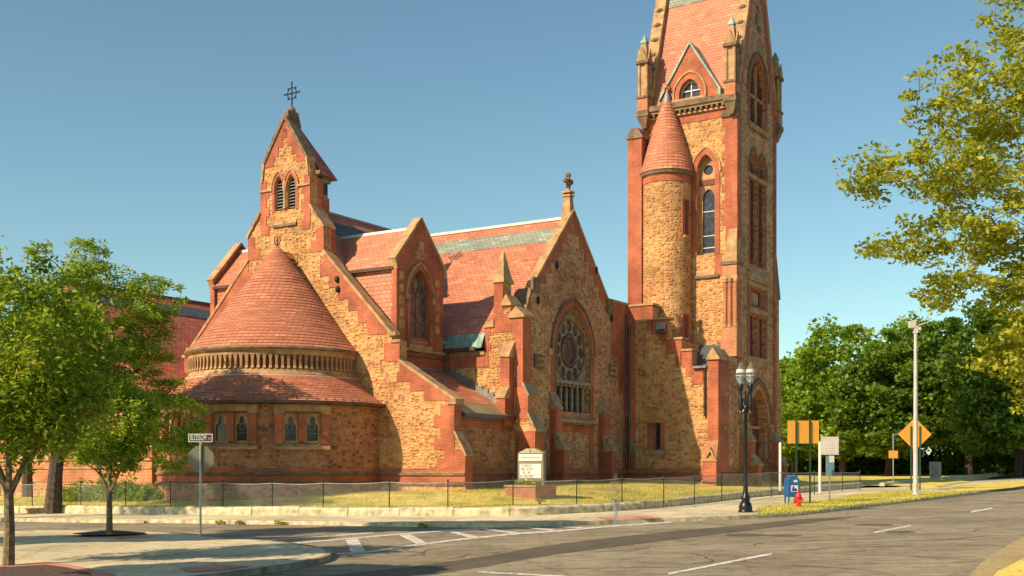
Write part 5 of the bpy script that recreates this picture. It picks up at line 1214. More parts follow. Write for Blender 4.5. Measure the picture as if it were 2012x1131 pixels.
# street name + stop sign on one post
L0 = at_px(394, 1057); root = empty('stop_sign', L0, 0, 'grey back of an octagonal stop sign below a Blossom street name plate', 'street sign')
Hh = zpx(L0, 866); g = G('steel'); g.tube([(0,0,0),(0,0,Hh)], .032, 8); g.build('post', root)
zc = zpx(L0, 901); r = .395; g = G('plate_back'); o_ = [(r*math.cos(R(22.5+45*i)), zc+r*math.sin(R(22.5+45*i))) for i in range(8)]; g.prism('A', .035, o_, .012); g.use('red').prism('A', .048, o_, .003); g.use('steel').box(-.05,.05,.02,.04,zc-.2,zc-.16); g.box(-.05,.05,.02,.04,zc+.16,zc+.2); g.build('octagon_plate', root)
g = G('sign_white'); z0_, z1_ = zpx(L0, 868), zpx(L0, 852); g.prism('A', -.02, rect(-.345,.345,z0_,z1_), .015); g.use('ink').prism('A', -.024, rect(-.32,.32,z0_+.022,z1_-.022), .006); g.use('steel').box(-.03,.03,-.03,.03,z0_-.06,z0_+.01); pl = g.build('name_plate', root)
text('lettering', 'BLOSSOM', .215, 'sign_white', pl, (-.055,-.0265,(z0_+z1_)/2), (R(90),0,0), .001, .49); text('lettering', 'ST', .09, 'sign_white', pl, (.265,-.0265,(z0_+z1_)/2-.03), (R(90),0,0), .001, .7)
# twin-globe lamp
L1 = at_px(1465, 1006); root = empty('street_lamp', L1, R(-12), 'black ornamental lamp post with two clear acorn globes, standing on the kerb', 'street lamp')
zz = lambda py: zpx(L1, py); zt = zz(800)
g = G('black'); g.lathe([(.27,0),(.27,.06),(.24,.1),(.25,.2),(.2,.34),(.14,.42),(.17,.5),(.16,.56),(.11,.66),(.09,.8),(.075,1.4),(.06,zt-.1),(.09,zt-.05),(.09,zt),(.05,zt+.08)], 0, 0, 20, caps=True); g.build('column', root, smooth=True)
for sx in (-1, 1):
    g = G('black'); x = sx*.18; zg = zz(757)
    g.tube([(0,0,zt-.05),(x*.7,0,zt-.18),(x,0,zt-.1),(x,0,zt+.1),(x,0,zg-.12)], .04, 8)
    g.lathe([(.0,zt-.25),(.08,zt-.2),(.05,zt-.12),(.1,zt+.02),(.07,zt+.12),(.10,zt+.3),(.06,zt+.4),(.055,zg-.25),(.09,zg-.14),(.11,zg),(.09,zg+.04)], x, 0, 14)
    g.tube([(x,0,zt+.15),(x*.5,0,zt+.28),(0,0,zt+.18)], .035, 6); g.tube([(x,0,zt+.45),(x*.5,0,zt+.55),(0,0,zt+.5)], .03, 6); g.tube([(0,0,zt),(0,0,zt+.62)], .05, 8, .02)
    ar = g.build('arm', root, smooth=True)
    g = G('globe'); gb_ = zz(753); g.lathe([(.07,gb_),(.13,gb_+.08),(.165,gb_+.2),(.175,gb_+.36),(.165,gb_+.46),(.13,gb_+.55),(.09,gb_+.62),(.05,gb_+.67),(.07,gb_+.71),(.04,gb_+.76),(0,gb_+.8)], x, 0, 22)
    gl = g.build('globe', root, smooth=True)
    g = G('frame'); g.lathe([(.155,gb_+.52),(.172,gb_+.42),(.174,gb_+.40)], x, 0, 20); g.lathe([(.170,gb_+.3),(.176,gb_+.28)], x, 0, 20); g.lathe([(.05,gb_),(.045,gb_+.3),(0,gb_+.32)], x, 0, 10); g.build('refractor', gl)
# hydrant
L2 = at_px(1569, 997); root = empty('fire_hydrant', L2, R(-20), 'red cast iron fire hydrant on the dry grass verge beside the mailbox', 'hydrant'); root.scale = (.88,.88,.88); 
g = G('red'); g.lathe([(.16,0),(.16,.05),(.11,.07),(.11,.42),(.15,.44),(.15,.5),(.13,.52),(.12,.6),(.07,.67),(.03,.69),(.03,.74),(0,.75)], 0, 0, 16, caps=True); g.build('barrel', root, smooth=True)
g = G('red'); g.tube([(-.2,0,.38),(.2,0,.38)], .06, 8); g.tube([(-.21,0,.38),(-.17,0,.38)], .075, 6); g.tube([(.17,0,.38),(.21,0,.38)], .075, 6); g.build('side_outlet', root)
g = G('red'); g.tube([(0,0,.3),(.06,-.2,.3)], .075, 8); g.tube([(.055,-.17,.3),(.066,-.22,.3)], .095, 6); g.build('front_outlet', root)
# mailbox
L3 = at_px(1556, 990); root = empty('mailbox', L3, R(6), 'blue rounded-top mailbox standing on four legs by the green sign posts', 'mailbox'); root.scale = (.84,.9,.95)
g = G('blue'); n = 12; prof = [(-.3,.32),(.3,.32)]+[(.3*math.cos(math.pi*i/n), .98+.29*math.sin(math.pi*i/n)) for i in range(n+1)]
g.prism('A', -.31, prof, .62); g.use('blue').box(-.31,.31,-.325,-.31,.34,.42); g.build('body', root)
for x, y in ((-.26,-.26),(.26,-.26),(.26,.26),(-.26,.26)): g = G('blue'); g.box(x-.03,x+.03,y-.03,y+.03,0,.33); g.build('leg', root)
g = G('sign_white'); g.prism('A', -.318, rect(-.16,.2,.56,.84), .008); g.use('navy').prism('A', -.321, [(-.12,.6),(.16,.6),(.12,.7),(-.02,.72),(.02,.8),(-.08,.8)], .004); g.use('navy').prism('A', -.3205, rect(-.12,.16,.585,.6), .003); g.build('postal_label', root)
g = G('sign_white'); g.prism('A', -.318, rect(-.02,.16,.98,1.08), .008); g.build('pickup_label', root)
g = G('iron'); g.prism('B', .315, rect(-.2,.2,.9,1.1), .01); g.build('chute_door', root)
# big orange sign seen from behind
L4 = at_px(1578, 990); root = empty('orange_sign', L4, R(4), 'blank orange back of a rectangular sign held by two green posts', 'sign'); z0_, z1_ = zpx(L4, 871), zpx(L4, 826)
g = G('orange'); g.prism('A', .03, rect(-.66,.66,z0_,z1_), .015); g.use('orange').box(.655,.68,.0,.06,z0_,z1_); g.build('panel', root)
for x in (-.3, .29): g = G('green_post'); g.box(x-.03,x+.03,-.02,.012,0,z1_); g.box(x-.04,x-.02,-.035,-.02,0,z1_); g.box(x+.02,x+.04,-.035,-.02,0,z1_); g.build('post', root)
# white notice sign with small lower plate
L5 = at_px(1630, 986); root = empty('white_sign', L5, R(3), 'white square sign with faded red print above a small blue grey plate', 'sign'); z0_, z1_ = zpx(L5, 893), zpx(L5, 858)
g = G('sign_white'); g.prism('A', -.03, rect(-.4,.4,z0_,z1_), .01); g.use('pinkish').prism('A', -.033, rect(-.36,.36,z0_+.05,z1_-.05), .004, [rect(-.34,.34,z0_+.07,z1_-.07)]); 
for i in range(5): g.prism('A', -.033, rect(-.22,.22,z0_+.15+i*.12,z0_+.17+i*.12), .004)
g.build('panel', root)
g = G('steel'); g.box(-.03,.03,-.01,.02,0,z1_); g.build('post', root)
g = G('sign_white'); zb0, zb1 = zpx(L5, 935), zpx(L5, 895); g.prism('A', -.02, rect(-.17,.2,zb0,zb1), .008); g.use('bluegrey').prism('A', -.024, rect(-.17,-.03,zb0,zb1-.0), .005); g.prism('A', -.023, rect(-.03,.2,zb0,zb0+.6), .004); g.build('lower_plate', root)
# white vent posts on the lawn
for i, (px, py, top) in enumerate(((1533, 944, 868), (1611, 950, 867))):
    D = 60.5 if i == 0 else 57.5; x = (px-CX)/F*D; z = lawn_z(x, D); z0_ = EYE+(HY-py)/F*D
    root = empty('vent_post', (x, D, min(z, z0_)), 0, ('white pipe post on the lawn beside the church portal', 'white pipe post on the lawn behind the small white sign')[i], 'post', 'white posts on the lawn')
    hh_ = EYE+(HY-top)/F*D-min(z, z0_); g = G('paint'); g.lathe([(.07,0),(.07,hh_-.1),(.05,hh_-.03),(0,hh_)], 0, 0, 14); g.build('pipe', root, smooth=True); g = G('frame'); g.lathe([(.075,.3),(.08,.32),(.08,.36),(.075,.38)], 0, 0, 14); g.build('collar', root)
# diamond sign seen from behind
L6 = at_px(1798, 963); root = empty('diamond_sign', L6, 0, 'orange diamond warning sign seen from behind on two green posts, half behind the tall pole', 'sign'); zc = zpx(L6, 853)
g = G('orange'); g.prism('A', .03, [(0,zc-.92),(.92,zc),(0,zc+.92),(-.92,zc)], .015); g.build('panel', root)
for x in (-.22, .27): g = G('green_post'); g.box(x-.035,x+.035,-.02,.025,0,zc+.45); g.build('post', root)
# tall pale pole with a light head
L7 = at_px(1799, 973); root = empty('light_pole', L7, 0, 'tall pale round pole with a small lamp head, right of the church', 'light pole'); zt = zpx(L7, 640)
g = G('pale_post'); g.lathe([(.18,0),(.18,.1),(.125,.14),(.11,zt*.4),(.075,zt)], 0, 0, 16); g.build('pole', root, smooth=True)
g = G('frame'); g.hexa([(-.3,-.12,zt-.1),(-.02,-.12,zt-.1),(-.02,.12,zt-.1),(-.3,.12,zt-.1),(-.34,-.14,zt+.22),(0,-.14,zt+.3),(0,.14,zt+.3),(-.34,.14,zt+.22)]); g.tube([(0,0,zt-.1),(.2,0,zt+.05),(.7,0,zt+.22)], .045, 7, .02); g.box(-.1,.1,-.1,.1,zt-.35,zt); g.ball((.2,0,zt-.15), .1); g.build('lamp_head', root)
# far post with small yellow sign
L8 = at_px(1755, 953); root = empty('small_sign', L8, 0, 'small yellow sign on a thin post in the shade of the trees', 'sign')
g = G('steel'); h_ = zpx(L8, 852); g.tube([(0,0,0),(0,0,h_)], .035, 6); g.tube([(0,0,h_-.05),(.5,0,h_-.05)], .03, 5); g.build('post', root); g = G('orange'); g.prism('A', -.05, rect(-.3,.28,zpx(L8,900),zpx(L8,885)), .012); g.build('panel', root)
# utility boxes
for px, w, top, by, lab in ((1838, .36, 907, 944, 'grey upright utility cabinet beside the pavement behind the pole'), (1960, .55, 913, 935, 'squat grey utility box under the trees at the right edge')):
    Lq = at_px(px, by, .0); root = empty('utility_box', Lq, TH, lab, 'utility box'); h_ = zpx(Lq, top)
    g = G('steel'); g.box(-w,w,-.3,.3,.1,h_-.05); g.use('lead').box(-w-.03,w+.03,-.33,.33,h_-.05,h_); g.box(-w-.05,w+.05,-.35,.35,0,.1); g.build('cabinet', root); g = G('lead'); g.box(-w+.05,w-.05,-.32,-.3,.2,h_-.12); g.box(w-.15,w-.12,-.35,-.32,h_*.5,h_*.6); g.build('door', root)
# ---------------------------------------------------------------- planter and notice board
D = 49.6; px_ = (1052-CX)/F*D; zb = EYE-(981-HY)/F*D; root = empty('brick_planter', (px_, D, zb), TH, 'low square brick planter on the lawn under the church notice board', 'planter'); ht = EYE+(HY-953)/F*D-zb
g = G('brick2'); g.prism('Z', ht-.06, [(-1.5,0),(0,0),(0,1.75),(-1.5,1.75)], ht+.2, [[(-1.3,.2),(-.2,.2),(-.2,1.55),(-1.3,1.55)]]); g.build('brick_box', root)
g = G('trim'); g.prism('Z', ht, [(-1.55,-.05),(.05,-.05),(.05,1.8),(-1.55,1.8)], .07, [[(-1.27,.23),(-.23,.23),(-.23,1.52),(-1.27,1.52)]]); g.build('coping', root)
g = G('mulch'); g.box(-1.31,-.19,.19,1.56,.1,ht-.08); g.build('soil', root)
bz = zb+ht; R2 = Matrix.Rotation(TH, 3, 'Z'); bl = Vector((px_, D, 0))+R2@Vector((-.72,.9,0)); bl.z = zb+ht-.1
root = empty('notice_board', bl, TH+R(4), 'tan framed church notice board with white letter panel and peaked top', 'notice board'); ZZ = lambda py: EYE+(HY-py)/F*bl.y-bl.z
g = G('tan'); zt, zb_ = ZZ(890), ZZ(944)
g.box(-.62,.62,-.12,.12,zb_,zt); g.box(-.62,-.52,-.1,.1,0,zb_); g.box(.52,.62,-.1,.1,0,zb_); g.build('case', root)
g = G('cream'); zp = ZZ(881); g.prism('A', -.14, [(-.62,zt),(.62,zt),(.5,zt+.06),(.2,zp),(-.2,zp),(-.5,zt+.06)], .28); g.build('pediment', root)
g = G('tan'); g.prism('A', -.15, [(-.03,zt+.02),(.03,zt+.02),(.06,zp-.02),(0,zp-.06),(-.06,zp-.02)], .02); g.build('crest', root)
g = G('sign_white'); za, zb2 = ZZ(892), ZZ(905); g.prism('A', -.135, rect(-.56,.56,zb2,za), .02); hp = g.build('header_panel', root); text('lettering', "St Stephen's Episcopal Church", .125, 'navy', hp, (0,-.137,(za+zb2)/2), (R(90),0,0), .001, .62)
g = G('sign_white'); zc1, zc2 = ZZ(911), ZZ(939); g.prism('A', -.135, rect(-.52,.52,zc2,zc1), .02); 
g.use('lead')
for i in range(1, 4): g.prism('A', -.138, rect(-.5,.5,zc2+(zc1-zc2)*i/4-.004,zc2+(zc1-zc2)*i/4+.004), .004)
lp = g.build('letter_panel', root)
for i, tx in enumerate(('SU MASS 10', 'WED  NOON', 'FRI  6 PM', 'ALL WELCOME')): text('lettering', tx, .15, 'ink', lp, (-.18,-.138,zc1-(zc1-zc2)*(i+.52)/4), (R(90),0,0), .001, .62)
# ---------------------------------------------------------------- person: pale blurred walker caught crossing (thin, half seen)
def skinned(name, pts, edges, m, parent, lev=2, rootv=0):
    me = bpy.data.meshes.new(name); me.from_pydata([p[:3] for p in pts], edges, []); o = bpy.data.objects.new(name, me); col.objects.link(o); o.parent = parent
    md = o.modifiers.new('s', 'SKIN'); md.use_smooth_shade = True
    for i, p in enumerate(pts): v = me.skin_vertices[0].data[i]; v.radius = (p[3], p[4] if len(p) > 4 else p[3]*.8); v.use_root = (i == rootv)
    sb = o.modifiers.new('d', 'SUBSURF'); sb.levels = lev; sb.render_levels = lev; me.materials.append(MAT[m]); return o
def ghost(name, c, alpha):
    m, nt, b = mat(name); b.inputs['Base Color'].default_value = (*c, 1); b.inputs['Alpha'].default_value = alpha; b.inputs['Roughness'].default_value = .9; MAT[name] = m
ghost('faint_skin', (.30,.20,.15), .1); ghost('faint_shirt', (.34,.28,.2), .1); ghost('faint_jeans', (.22,.28,.33), .2); ghost('faint_hair', (.05,.04,.035), .16)
Lp = at_px(1209, 1031, .0); root = empty('person', Lp, R(205), 'faint see-through walker in a shirt and pale jeans stepping onto the ramp', 'person')
pts = [(0,0,.92,.15,.11),(0,0,1.08,.135,.10),(0,.01,1.26,.16,.11),(0,.01,1.40,.13,.09),(0,.0,1.48,.055,.055),(0,.02,1.55,.075,.085),(0,.03,1.64,.085,.1),(0,.02,1.7,.06,.07),
 (.19,0,1.38,.055),(.24,-.03,1.12,.042),(.22,.10,.90,.034),(.21,.13,.83,.03),(.2,.16,.76,.018),(-.19,0,1.38,.055),(-.24,.03,1.12,.042),(-.22,-.06,.88,.034),(-.21,-.06,.81,.03),(-.2,-.06,.74,.018),
 (.09,0,.84,.09),(.09,.16,.48,.06),(.09,.22,.09,.042),(.09,.36,.03,.035),(-.09,0,.84,.09),(-.09,-.04,.48,.06),(-.09,-.24,.13,.042),(-.09,-.14,.03,.035),(.05,.14,.80,.012),(-.04,-.04,.80,.012)]
eds = [(0,1),(1,2),(2,3),(3,4),(4,5),(5,6),(6,7),(3,8),(8,9),(9,10),(10,11),(11,12),(3,13),(13,14),(14,15),(15,16),(16,17),(0,18),(18,19),(19,20),(20,21),(0,22),(22,23),(23,24),(24,25)]
pts = pts[:26]; body = skinned('body', pts, eds, 'faint_skin', root)
skinned('shirt', [(0,0,.95,.165,.125),(0,0,1.1,.15,.115),(0,.01,1.27,.175,.125),(0,.01,1.41,.14,.1),(.2,0,1.37,.07),(.24,-.02,1.2,.06),(-.2,0,1.37,.07),(-.24,.02,1.2,.06)], [(0,1),(1,2),(2,3),(3,4),(4,5),(3,6),(6,7)], 'faint_shirt', root)
skinned('jeans', [(0,0,.94,.165,.125),(.09,0,.84,.1),(.09,.16,.48,.075),(.09,.22,.1,.065),(-.09,0,.84,.1),(-.09,-.04,.48,.075),(-.09,-.23,.15,.065)], [(0,1),(1,2),(2,3),(0,4),(4,5),(5,6)], 'faint_jeans', root)
g = G('faint_hair'); g.ball((0,.0,1.665), .108, 14, 9, 1.05); g.build('hair', root, smooth=True)
# ================================================================ TREES AND PLANTS
MAT['bark'] = plain('grey brown bark', (.17,.125,.07), .95, 0, .4, 9, .03); MAT['bark_dk'] = plain('dark bark', (.075,.05,.04), .95, 0, .4, 8, .04)
MAT['leaf'] = leafm('leaf green', (.09,.17,.015), (.23,.34,.03), (.44,.50,.06), .48, (.45,.30,.04))
MAT['leaf_l'] = leafm('locust leaf', (.09,.18,.02), (.23,.34,.035), (.44,.50,.07), .5, (.50,.30,.04))
MAT['leaf_dk'] = leafm('maple leaf', (.045,.10,.012), (.115,.20,.02), (.25,.34,.03), .4)
MAT['leaf_y'] = leafm('plane leaf turning', (.13,.18,.02), (.32,.36,.035), (.64,.58,.08), .48, (.50,.34,.05))
MAT['leaf_bush'] = leafm('shrub leaf', (.08,.16,.015), (.20,.32,.03), (.38,.46,.04), .45); MAT['flower'] = plain('yellow petals', (.75,.45,.03), .6); MAT['blade'] = leafm('grass blade', (.14,.24,.03), (.44,.42,.07), (.74,.60,.18), .4)
def leafmesh(name, C, size, aspect, rng, m, up=.35, parent=None, dirs=None):
    n = len(C); d = rng.normal(size=(n,3)); d[:,2] *= .6
    if dirs is not None: d = d*.6+dirs
    d /= np.linalg.norm(d, axis=1)[:,None]
    nr = rng.normal(size=(n,3)); nr[:,2] = np.abs(nr[:,2])+up
    w = np.cross(nr, d); w /= np.linalg.norm(w, axis=1)[:,None]
    l = size*rng.uniform(.7,1.3,size=(n,1)); h = w*l*aspect/2; dd = d*l/2; nn = np.cross(d, w)*l*.12
    V = np.stack([C-dd, C+h+nn, C+dd, C-h+nn], 1).reshape(-1,3)
    me = bpy.data.meshes.new(name); me.vertices.add(4*n); me.vertices.foreach_set('co', V.ravel().astype('f')); me.loops.add(4*n); me.loops.foreach_set('vertex_index', np.arange(4*n, dtype='i')); me.polygons.add(n); me.polygons.foreach_set('loop_start', np.arange(0, 4*n, 4, dtype='i')); me.update(calc_edges=True)
    me.materials.append(MAT[m]); o = bpy.data.objects.new(name, me); col.objects.link(o)
    if parent: o.parent = parent
    return o
def tree(name, loc, label, trunk, crowns, nclump, per, cr, lsize, aspect, m, bark, seed, group=None, flat=.6, limbs=1.0, sub=1, twig=.012, forks=()):
    """trunk: [(x,y,z,r)...]; crowns: ellipsoids; clumps of leaves round the ends of real twigs"""
    rng = np.random.default_rng(seed); root = empty(name, loc, 0, label, 'tree', group); rd = random.Random(seed)
    g = G(bark)
    path = [Vector(p[:3]) for p in trunk]
    for (a, b) in zip(trunk, trunk[1:]): g.tube([a[:3], b[:3]], a[3], 9, b[3])
    tips = []; wts = [c[3]*c[4]*c[5] if len(c) < 7 else c[6] for c in crowns]; tot = sum(wts)
    fn = []
    for pth in forks:
        for (a, b) in zip(pth, pth[1:]): g.tube([a[:3], b[:3]], a[3], 7, b[3]); fn.append((Vector(b[:3]), b[3]))
    for c, w in zip(crowns, wts):
        k = max(3, int(nclump*w/tot)); v = rng.normal(size=(k,3)); v /= np.linalg.norm(v, axis=1)[:,None]; r_ = rng.uniform(.25,1,size=(k,1))**.45
        tips.append(np.array(c[:3])+v*r_*np.array(c[3:6]))
    T = np.concatenate(tips); fork = Vector(trunk[-1][:3])
    # main limbs: towards a handful of far tips, others branch off the nearest limb point
    order = rng.permutation(len(T)); nodes = [(p, t[3]) for p, t in zip(path, trunk) if p.z > fork.z*.55]+fn
    for qi, i in enumerate(order):
        t = Vector(T[i]); 
        best = min(nodes, key=lambda nd: (nd[0]-t).length*(1.0 if nd[0].z < t.z+.3 else 1.6)); p, r0 = best
        if qi > len(T)*limbs: continue
        L_ = (t-p).length; mid = p.lerp(t, .5)+Vector((rd.uniform(-.12,.12), rd.uniform(-.12,.12), rd.uniform(.02,.16)))*L_
        r1 = max(twig, min(r0*.75, twig+.022*L_)); 
        g.tube([p, p.lerp(mid,.5)+Vector((0,0,.03*L_)), mid, t], r1, 5, twig*.6)
        nodes.append((mid, r1*.7)); nodes.append((t, twig))
    g.build('trunk', root, smooth=False)
    k = rng.poisson(per, len(T)); C = np.repeat(T, np.maximum(k,2), axis=0); cs = np.repeat(cr*rng.uniform(.6,1.35,size=(len(T),1)), np.maximum(k,2), axis=0)
    v = rng.normal(size=C.shape); v /= np.linalg.norm(v, axis=1)[:,None]; C = C+v*rng.uniform(.1,1,size=(len(C),1))**.5*cs*np.array([1,1,flat])
    leafmesh('crown', C, lsize, aspect, rng, m, parent=root); return root
def above(px, py, dz=.13): return at_px(px, py, dz)
# near left: two young street trees and a tall locust
Lt = above(17, 1110, .14); tree('street_tree', Lt, 'leafy young street tree with a grey trunk in the near left mulch bed', [(0,0,0,.13),(.02,0,.8,.11),(0,0,1.6,.10)], [(.15,0,4.7,2.0,1.8,2.3),(-.6,.2,3.2,1.6,1.4,1.4),(1.1,0,3.3,1.2,1.1,1.3)], 390, 54, .42, .16, .42, 'leaf', 'bark', 5, 'young street trees', .8, forks=(((0,0,1.55,.085),(-.3,0,2.3,.06),(-.55,.1,3.3,.04),(-.8,.1,4.4,.025)), ((0,0,1.5,.08),(.3,.1,2.2,.055),(.7,.1,3.2,.035),(1.0,0,4.2,.02)), ((0,0,1.55,.08),(.05,-.1,2.8,.05),(.2,0,4.6,.025))))
Lt = above(215, 1050, .2); tree('street_tree', Lt, 'small round young tree with thin forked trunk in a mulch mound', [(0,0,0,.10),(0,0,.7,.085),(0,0,1.25,.075)], [(.1,0,3.3,1.35,1.3,1.25),(0,0,2.4,1.1,1.0,.75)], 220, 52, .34, .15, .42, 'leaf', 'bark', 6, 'young street trees', .8, forks=(((0,0,1.2,.055),(-.25,0,1.75,.04),(-.5,.1,2.8,.02)), ((0,0,1.2,.055),(.25,0,1.75,.04),(.55,0,2.8,.02)), ((0,0,1.2,.055),(0,.1,2.2,.04),(.05,0,3.6,.02))))
Lt = above(104, 1008, .14); tree('locust_tree', Lt, 'feathery locust tree with a dark thick trunk rising behind the fence', [(0,0,0,.38),(.1,0,1.6,.30),(.25,0,3.0,.27)], [(1.7,0,8.0,3.4,2.6,2.8,42),(-.2,-.3,6.9,3.2,2.6,2.1,24),(3.7,-.5,6.2,1.7,1.4,1.8,9),(5.4,-1.0,3.7,1.4,1.2,2.0,12),(4.3,0,9.2,1.3,1.0,1.1,5),(1.5,0,11.0,1.0,1.0,1.0,4)], 640, 54, .52, .20, .36, 'leaf_l', 'bark_dk', 8, None, .5, forks=(((.25,0,2.9,.24),(1.3,-.1,4.2,.16),(2.8,-.2,5.6,.1),(4.2,-.4,6.4,.05)), ((.25,0,3.0,.22),(-.5,0,4.6,.15),(-1.2,0,6.6,.08)), ((.25,0,3.0,.2),(1.0,.1,5.5,.14),(1.8,0,8.5,.07)), ((.6,0,3.4,.12),(2.8,-.5,3.9,.08),(4.8,-.9,4.2,.04))))
Lt = above(-60, 1002, .14); tree('locust_tree', (Lt[0]-1, Lt[1]+9, lawn_z(Lt[0]-1, Lt[1]+9)), 'bushy green tree at the left picture edge behind the porch', [(0,0,0,.3),(0,0,2.5,.24)], [(.8,0,6.6,3.4,3,3.4),(3.2,0,7.3,2.2,2,2.3)], 260, 44, .6, .2, .4, 'leaf_l', 'bark_dk', 9, None, .6)
# right: big plane tree whose boughs hang into the picture
tree('plane_tree', (19.0, 29.0, pz_(19, 29, .05)), 'large tree with yellowing leaves whose boughs reach in from the right edge', [(0,0,0,.42),(-.2,0,3,.36),(-.8,0,5.5,.3)], [(-4.4,-.6,9.2,4.6,3.2,3.2,110),(-9.3,-1.2,8.7,1.9,1.3,.7,11),(-8.6,-1,7.2,2.0,1.3,.55,10),(-7.6,-1,6.0,2.0,1.2,.5,9),(-6.2,-1,4.9,1.9,1.5,1.5,22),(-5.4,-1,3.9,1.7,1.4,1.3,22),(-5.6,-1,12.6,2.4,2,1.5,16),(-8.0,-1,10.6,1.5,1.4,1.0,8)], 980, 46, .46, .155, .55, 'leaf_y', 'bark', 12, None, .45)
# tall elms just outside the left edge, whose shade falls across the crossing
for i, (x, y, lab) in enumerate(((-27.5, 23.7, 'tall street tree out of frame shading the left pavement'), (-18.9, 28.3, 'tall street tree out of frame shading the crossing'), (-13.6, 18.6, 'street tree out of frame shading the near roadway'))):
    zc_, rx_ = ((13.6, 6.6), (13.8, 5.6), (7.3, 3.2))[i]
    tree('elm_tree', (x, y, pz_(x, y, .13)), lab, [(0,0,0,.28),(.1,0,4 if i==2 else 9,.2)], [(.5, .2, zc_, rx_, 1.1 if i < 2 else 1.2, .8)], 230, 70, .6, .38, .75, 'leaf', 'bark', 20+i, 'street trees left of the picture', .6)
tree('elm_tree', (-30.5, 40, pz_(-30.5, 40, .2)), 'tall elm out of frame on the left that shades the apse wall', [(0,0,0,.4),(.2,0,8,.33),(.8,0,12,.25)], [(1.0,-1.5,16.2,4.2,2.6,1.5),(2.6,3.0,15.9,4.2,2.2,1.5)], 210, 36, .75, .32, .7, 'leaf', 'bark', 31, 'street trees left of the picture', .6)
# far row of maples on the right
far = [(1560,926,690,4.6,108),(1655,926,626,6.2,104),(1745,928,668,5.2,100),(1800,927,606,6.2,110),(1905,930,585,7.0,98),(2000,930,640,6.0,92),(1620,925,720,4.2,116),(1950,926,600,6,118),(2090,930,560,7,100),(1720,925,690,5.0,122)]
labs = ['green maple touching the right edge of the tower', 'tallest rounded maple right behind the orange sign', 'maple filling the gap above the small yellow sign', 'tall maple directly behind the tall pale pole', 'dark shaded maple with bare lower trunk right of the tall pole', 'maple partly hidden by yellow boughs at the right edge', 'lower maple behind the mailbox signs', 'far maple crown rising behind the dark shaded one', 'maple beyond the right picture edge', 'far maple seen between the two tallest crowns']
for i, (px, by, ty, rad, D) in enumerate(far):
    x = (px-CX)/F*D; z = hz(x, D)-.1; ht = EYE+(HY-ty)/F*D-z; rs = random.Random(i)
    cr = [(0,0,ht*.58,rad,rad*.8,ht*.36), (rad*.45,-1,ht*.42,rad*.6,rad*.5,ht*.25), (-rad*.45,-1,ht*.42,rad*.6,rad*.5,ht*.25), (rs.uniform(-1,1),0,ht*.86,rad*.5,rad*.5,ht*.13), (0,-1.2,ht*.27,rad*.95,rad*.6,ht*.15)]
    tree('maple_tree', (x, D, z), labs[i], [(0,0,0,.35),(rs.uniform(-.2,.2),0,ht*.18,.28),(rs.uniform(-.3,.3),0,ht*.3,.22)], cr, 185, 78, 1.15, .42, .7, 'leaf_dk' if i not in (0,1,3) else 'leaf_bush', 'bark_dk', 40+i, 'maples right of the church', .55, .5, 1, .03)
def shrub(name, loc, rx, ry, rz_, label, n, ls, seed, m='leaf_bush', group=None, cat='shrub'):
    rng = np.random.default_rng(seed); root = empty(name, loc, 0, label, cat, group); v = rng.normal(size=(n,3)); v /= np.linalg.norm(v, axis=1)[:,None]; v[:,2] = np.abs(v[:,2]); r_ = rng.uniform(.3,1,size=(n,1))**.4
    C = v*r_*np.array([rx,ry,rz_])*(1+.18*np.sin(v[:,:1]*9)+.15*np.cos(v[:,1:2]*7)); leafmesh('foliage', C, ls, .55, rng, m, parent=root)
    g = G('bark_dk')
    for i in range(7): a = i*.9; g.tube([(0,0,-.1),(rx*.4*math.cos(a),ry*.4*math.sin(a),rz_*.7)], .03, 4, .012)
    g.build('stem', root); return root
for i, (px, py, rx) in enumerate(((140,972,1.0),(195,972,1.5),(245,971,1.4),(282,974,.9))):
    D = 57.5-i*.5; x = (px-CX)/F*D; shrub('shrub', (x, D, lawn_z(x, D)-.05), rx, 1.0, (.75,1.05,1.0,.6)[i], ('leftmost low bush against the hall wall', 'biggest bush against the hall wall behind the small round tree', 'bush right of the small round tree trunk by the hall', 'little bush at the right end of the row by the hall')[i], 1500, .16, 70+i, group='bushes in front of the hall')
x, y = c2w(-2.6, -7.3); shrub('shrub', (x, y, lawn_z(x, y)-.03), .45, .35, .3, 'tiny green plant at the foot of the apse wall', 350, .1, 77)
for i in range(7):
    D = (112, 108, 106, 112, 104, 100, 98)[i]; px = 1545+i*78; x = (px-CX)/F*D; shrub('shrub', (x, D+3, hz(x, D+3)-.1), 4.2, 1.5, 2.3+.35*(i%3), 'dark undergrowth bush below the far maples, %s' % ('at the tower corner','behind the white vent posts','behind the white sign','behind the small yellow sign','behind the tall pole','right of the utility cabinet','at the right edge')[i], 3600, .34, 80+i, 'leaf_dk', 'undergrowth below the maples')
# flowers in the planter
rng = np.random.default_rng(3); root = empty('flowers', (bl.x, bl.y, bz-.1), TH, 'green bedding plants with yellow flowers filling the brick planter', 'flowers'); C = np.column_stack([rng.uniform(-.55,.55,700), rng.uniform(-.7,.65,700), rng.uniform(0,.28,700)]); leafmesh('leaves', C, .12, .5, rng, 'leaf_bush', parent=root)
C = np.column_stack([rng.uniform(-.2,.35,26), rng.uniform(-.7,-.3,26), rng.uniform(.25,.36,26)]); leafmesh('petals', C, .09, .9, rng, 'flower', parent=root)
# weeds along the kerb
for i, (px, py) in enumerate(((432,1029),(470,1029),(552,1030),(830,1035),(1060,985))):
    a = at_px(px, py, .02 if i < 4 else .5); shrub('weed', a, .2 if i != 2 else .28, .1, .12, ('tuft of weeds in the gutter nearest the stop sign', 'thin weed tuft in the gutter right of the stop sign', 'largest weed tuft at the kerb below the fence', 'small dry weed tuft at the kerb left of the crossing', 'dry weeds growing at the foot of the brick planter')[i], 90, .1, 90+i, 'blade', 'weeds along the kerb', 'weed')
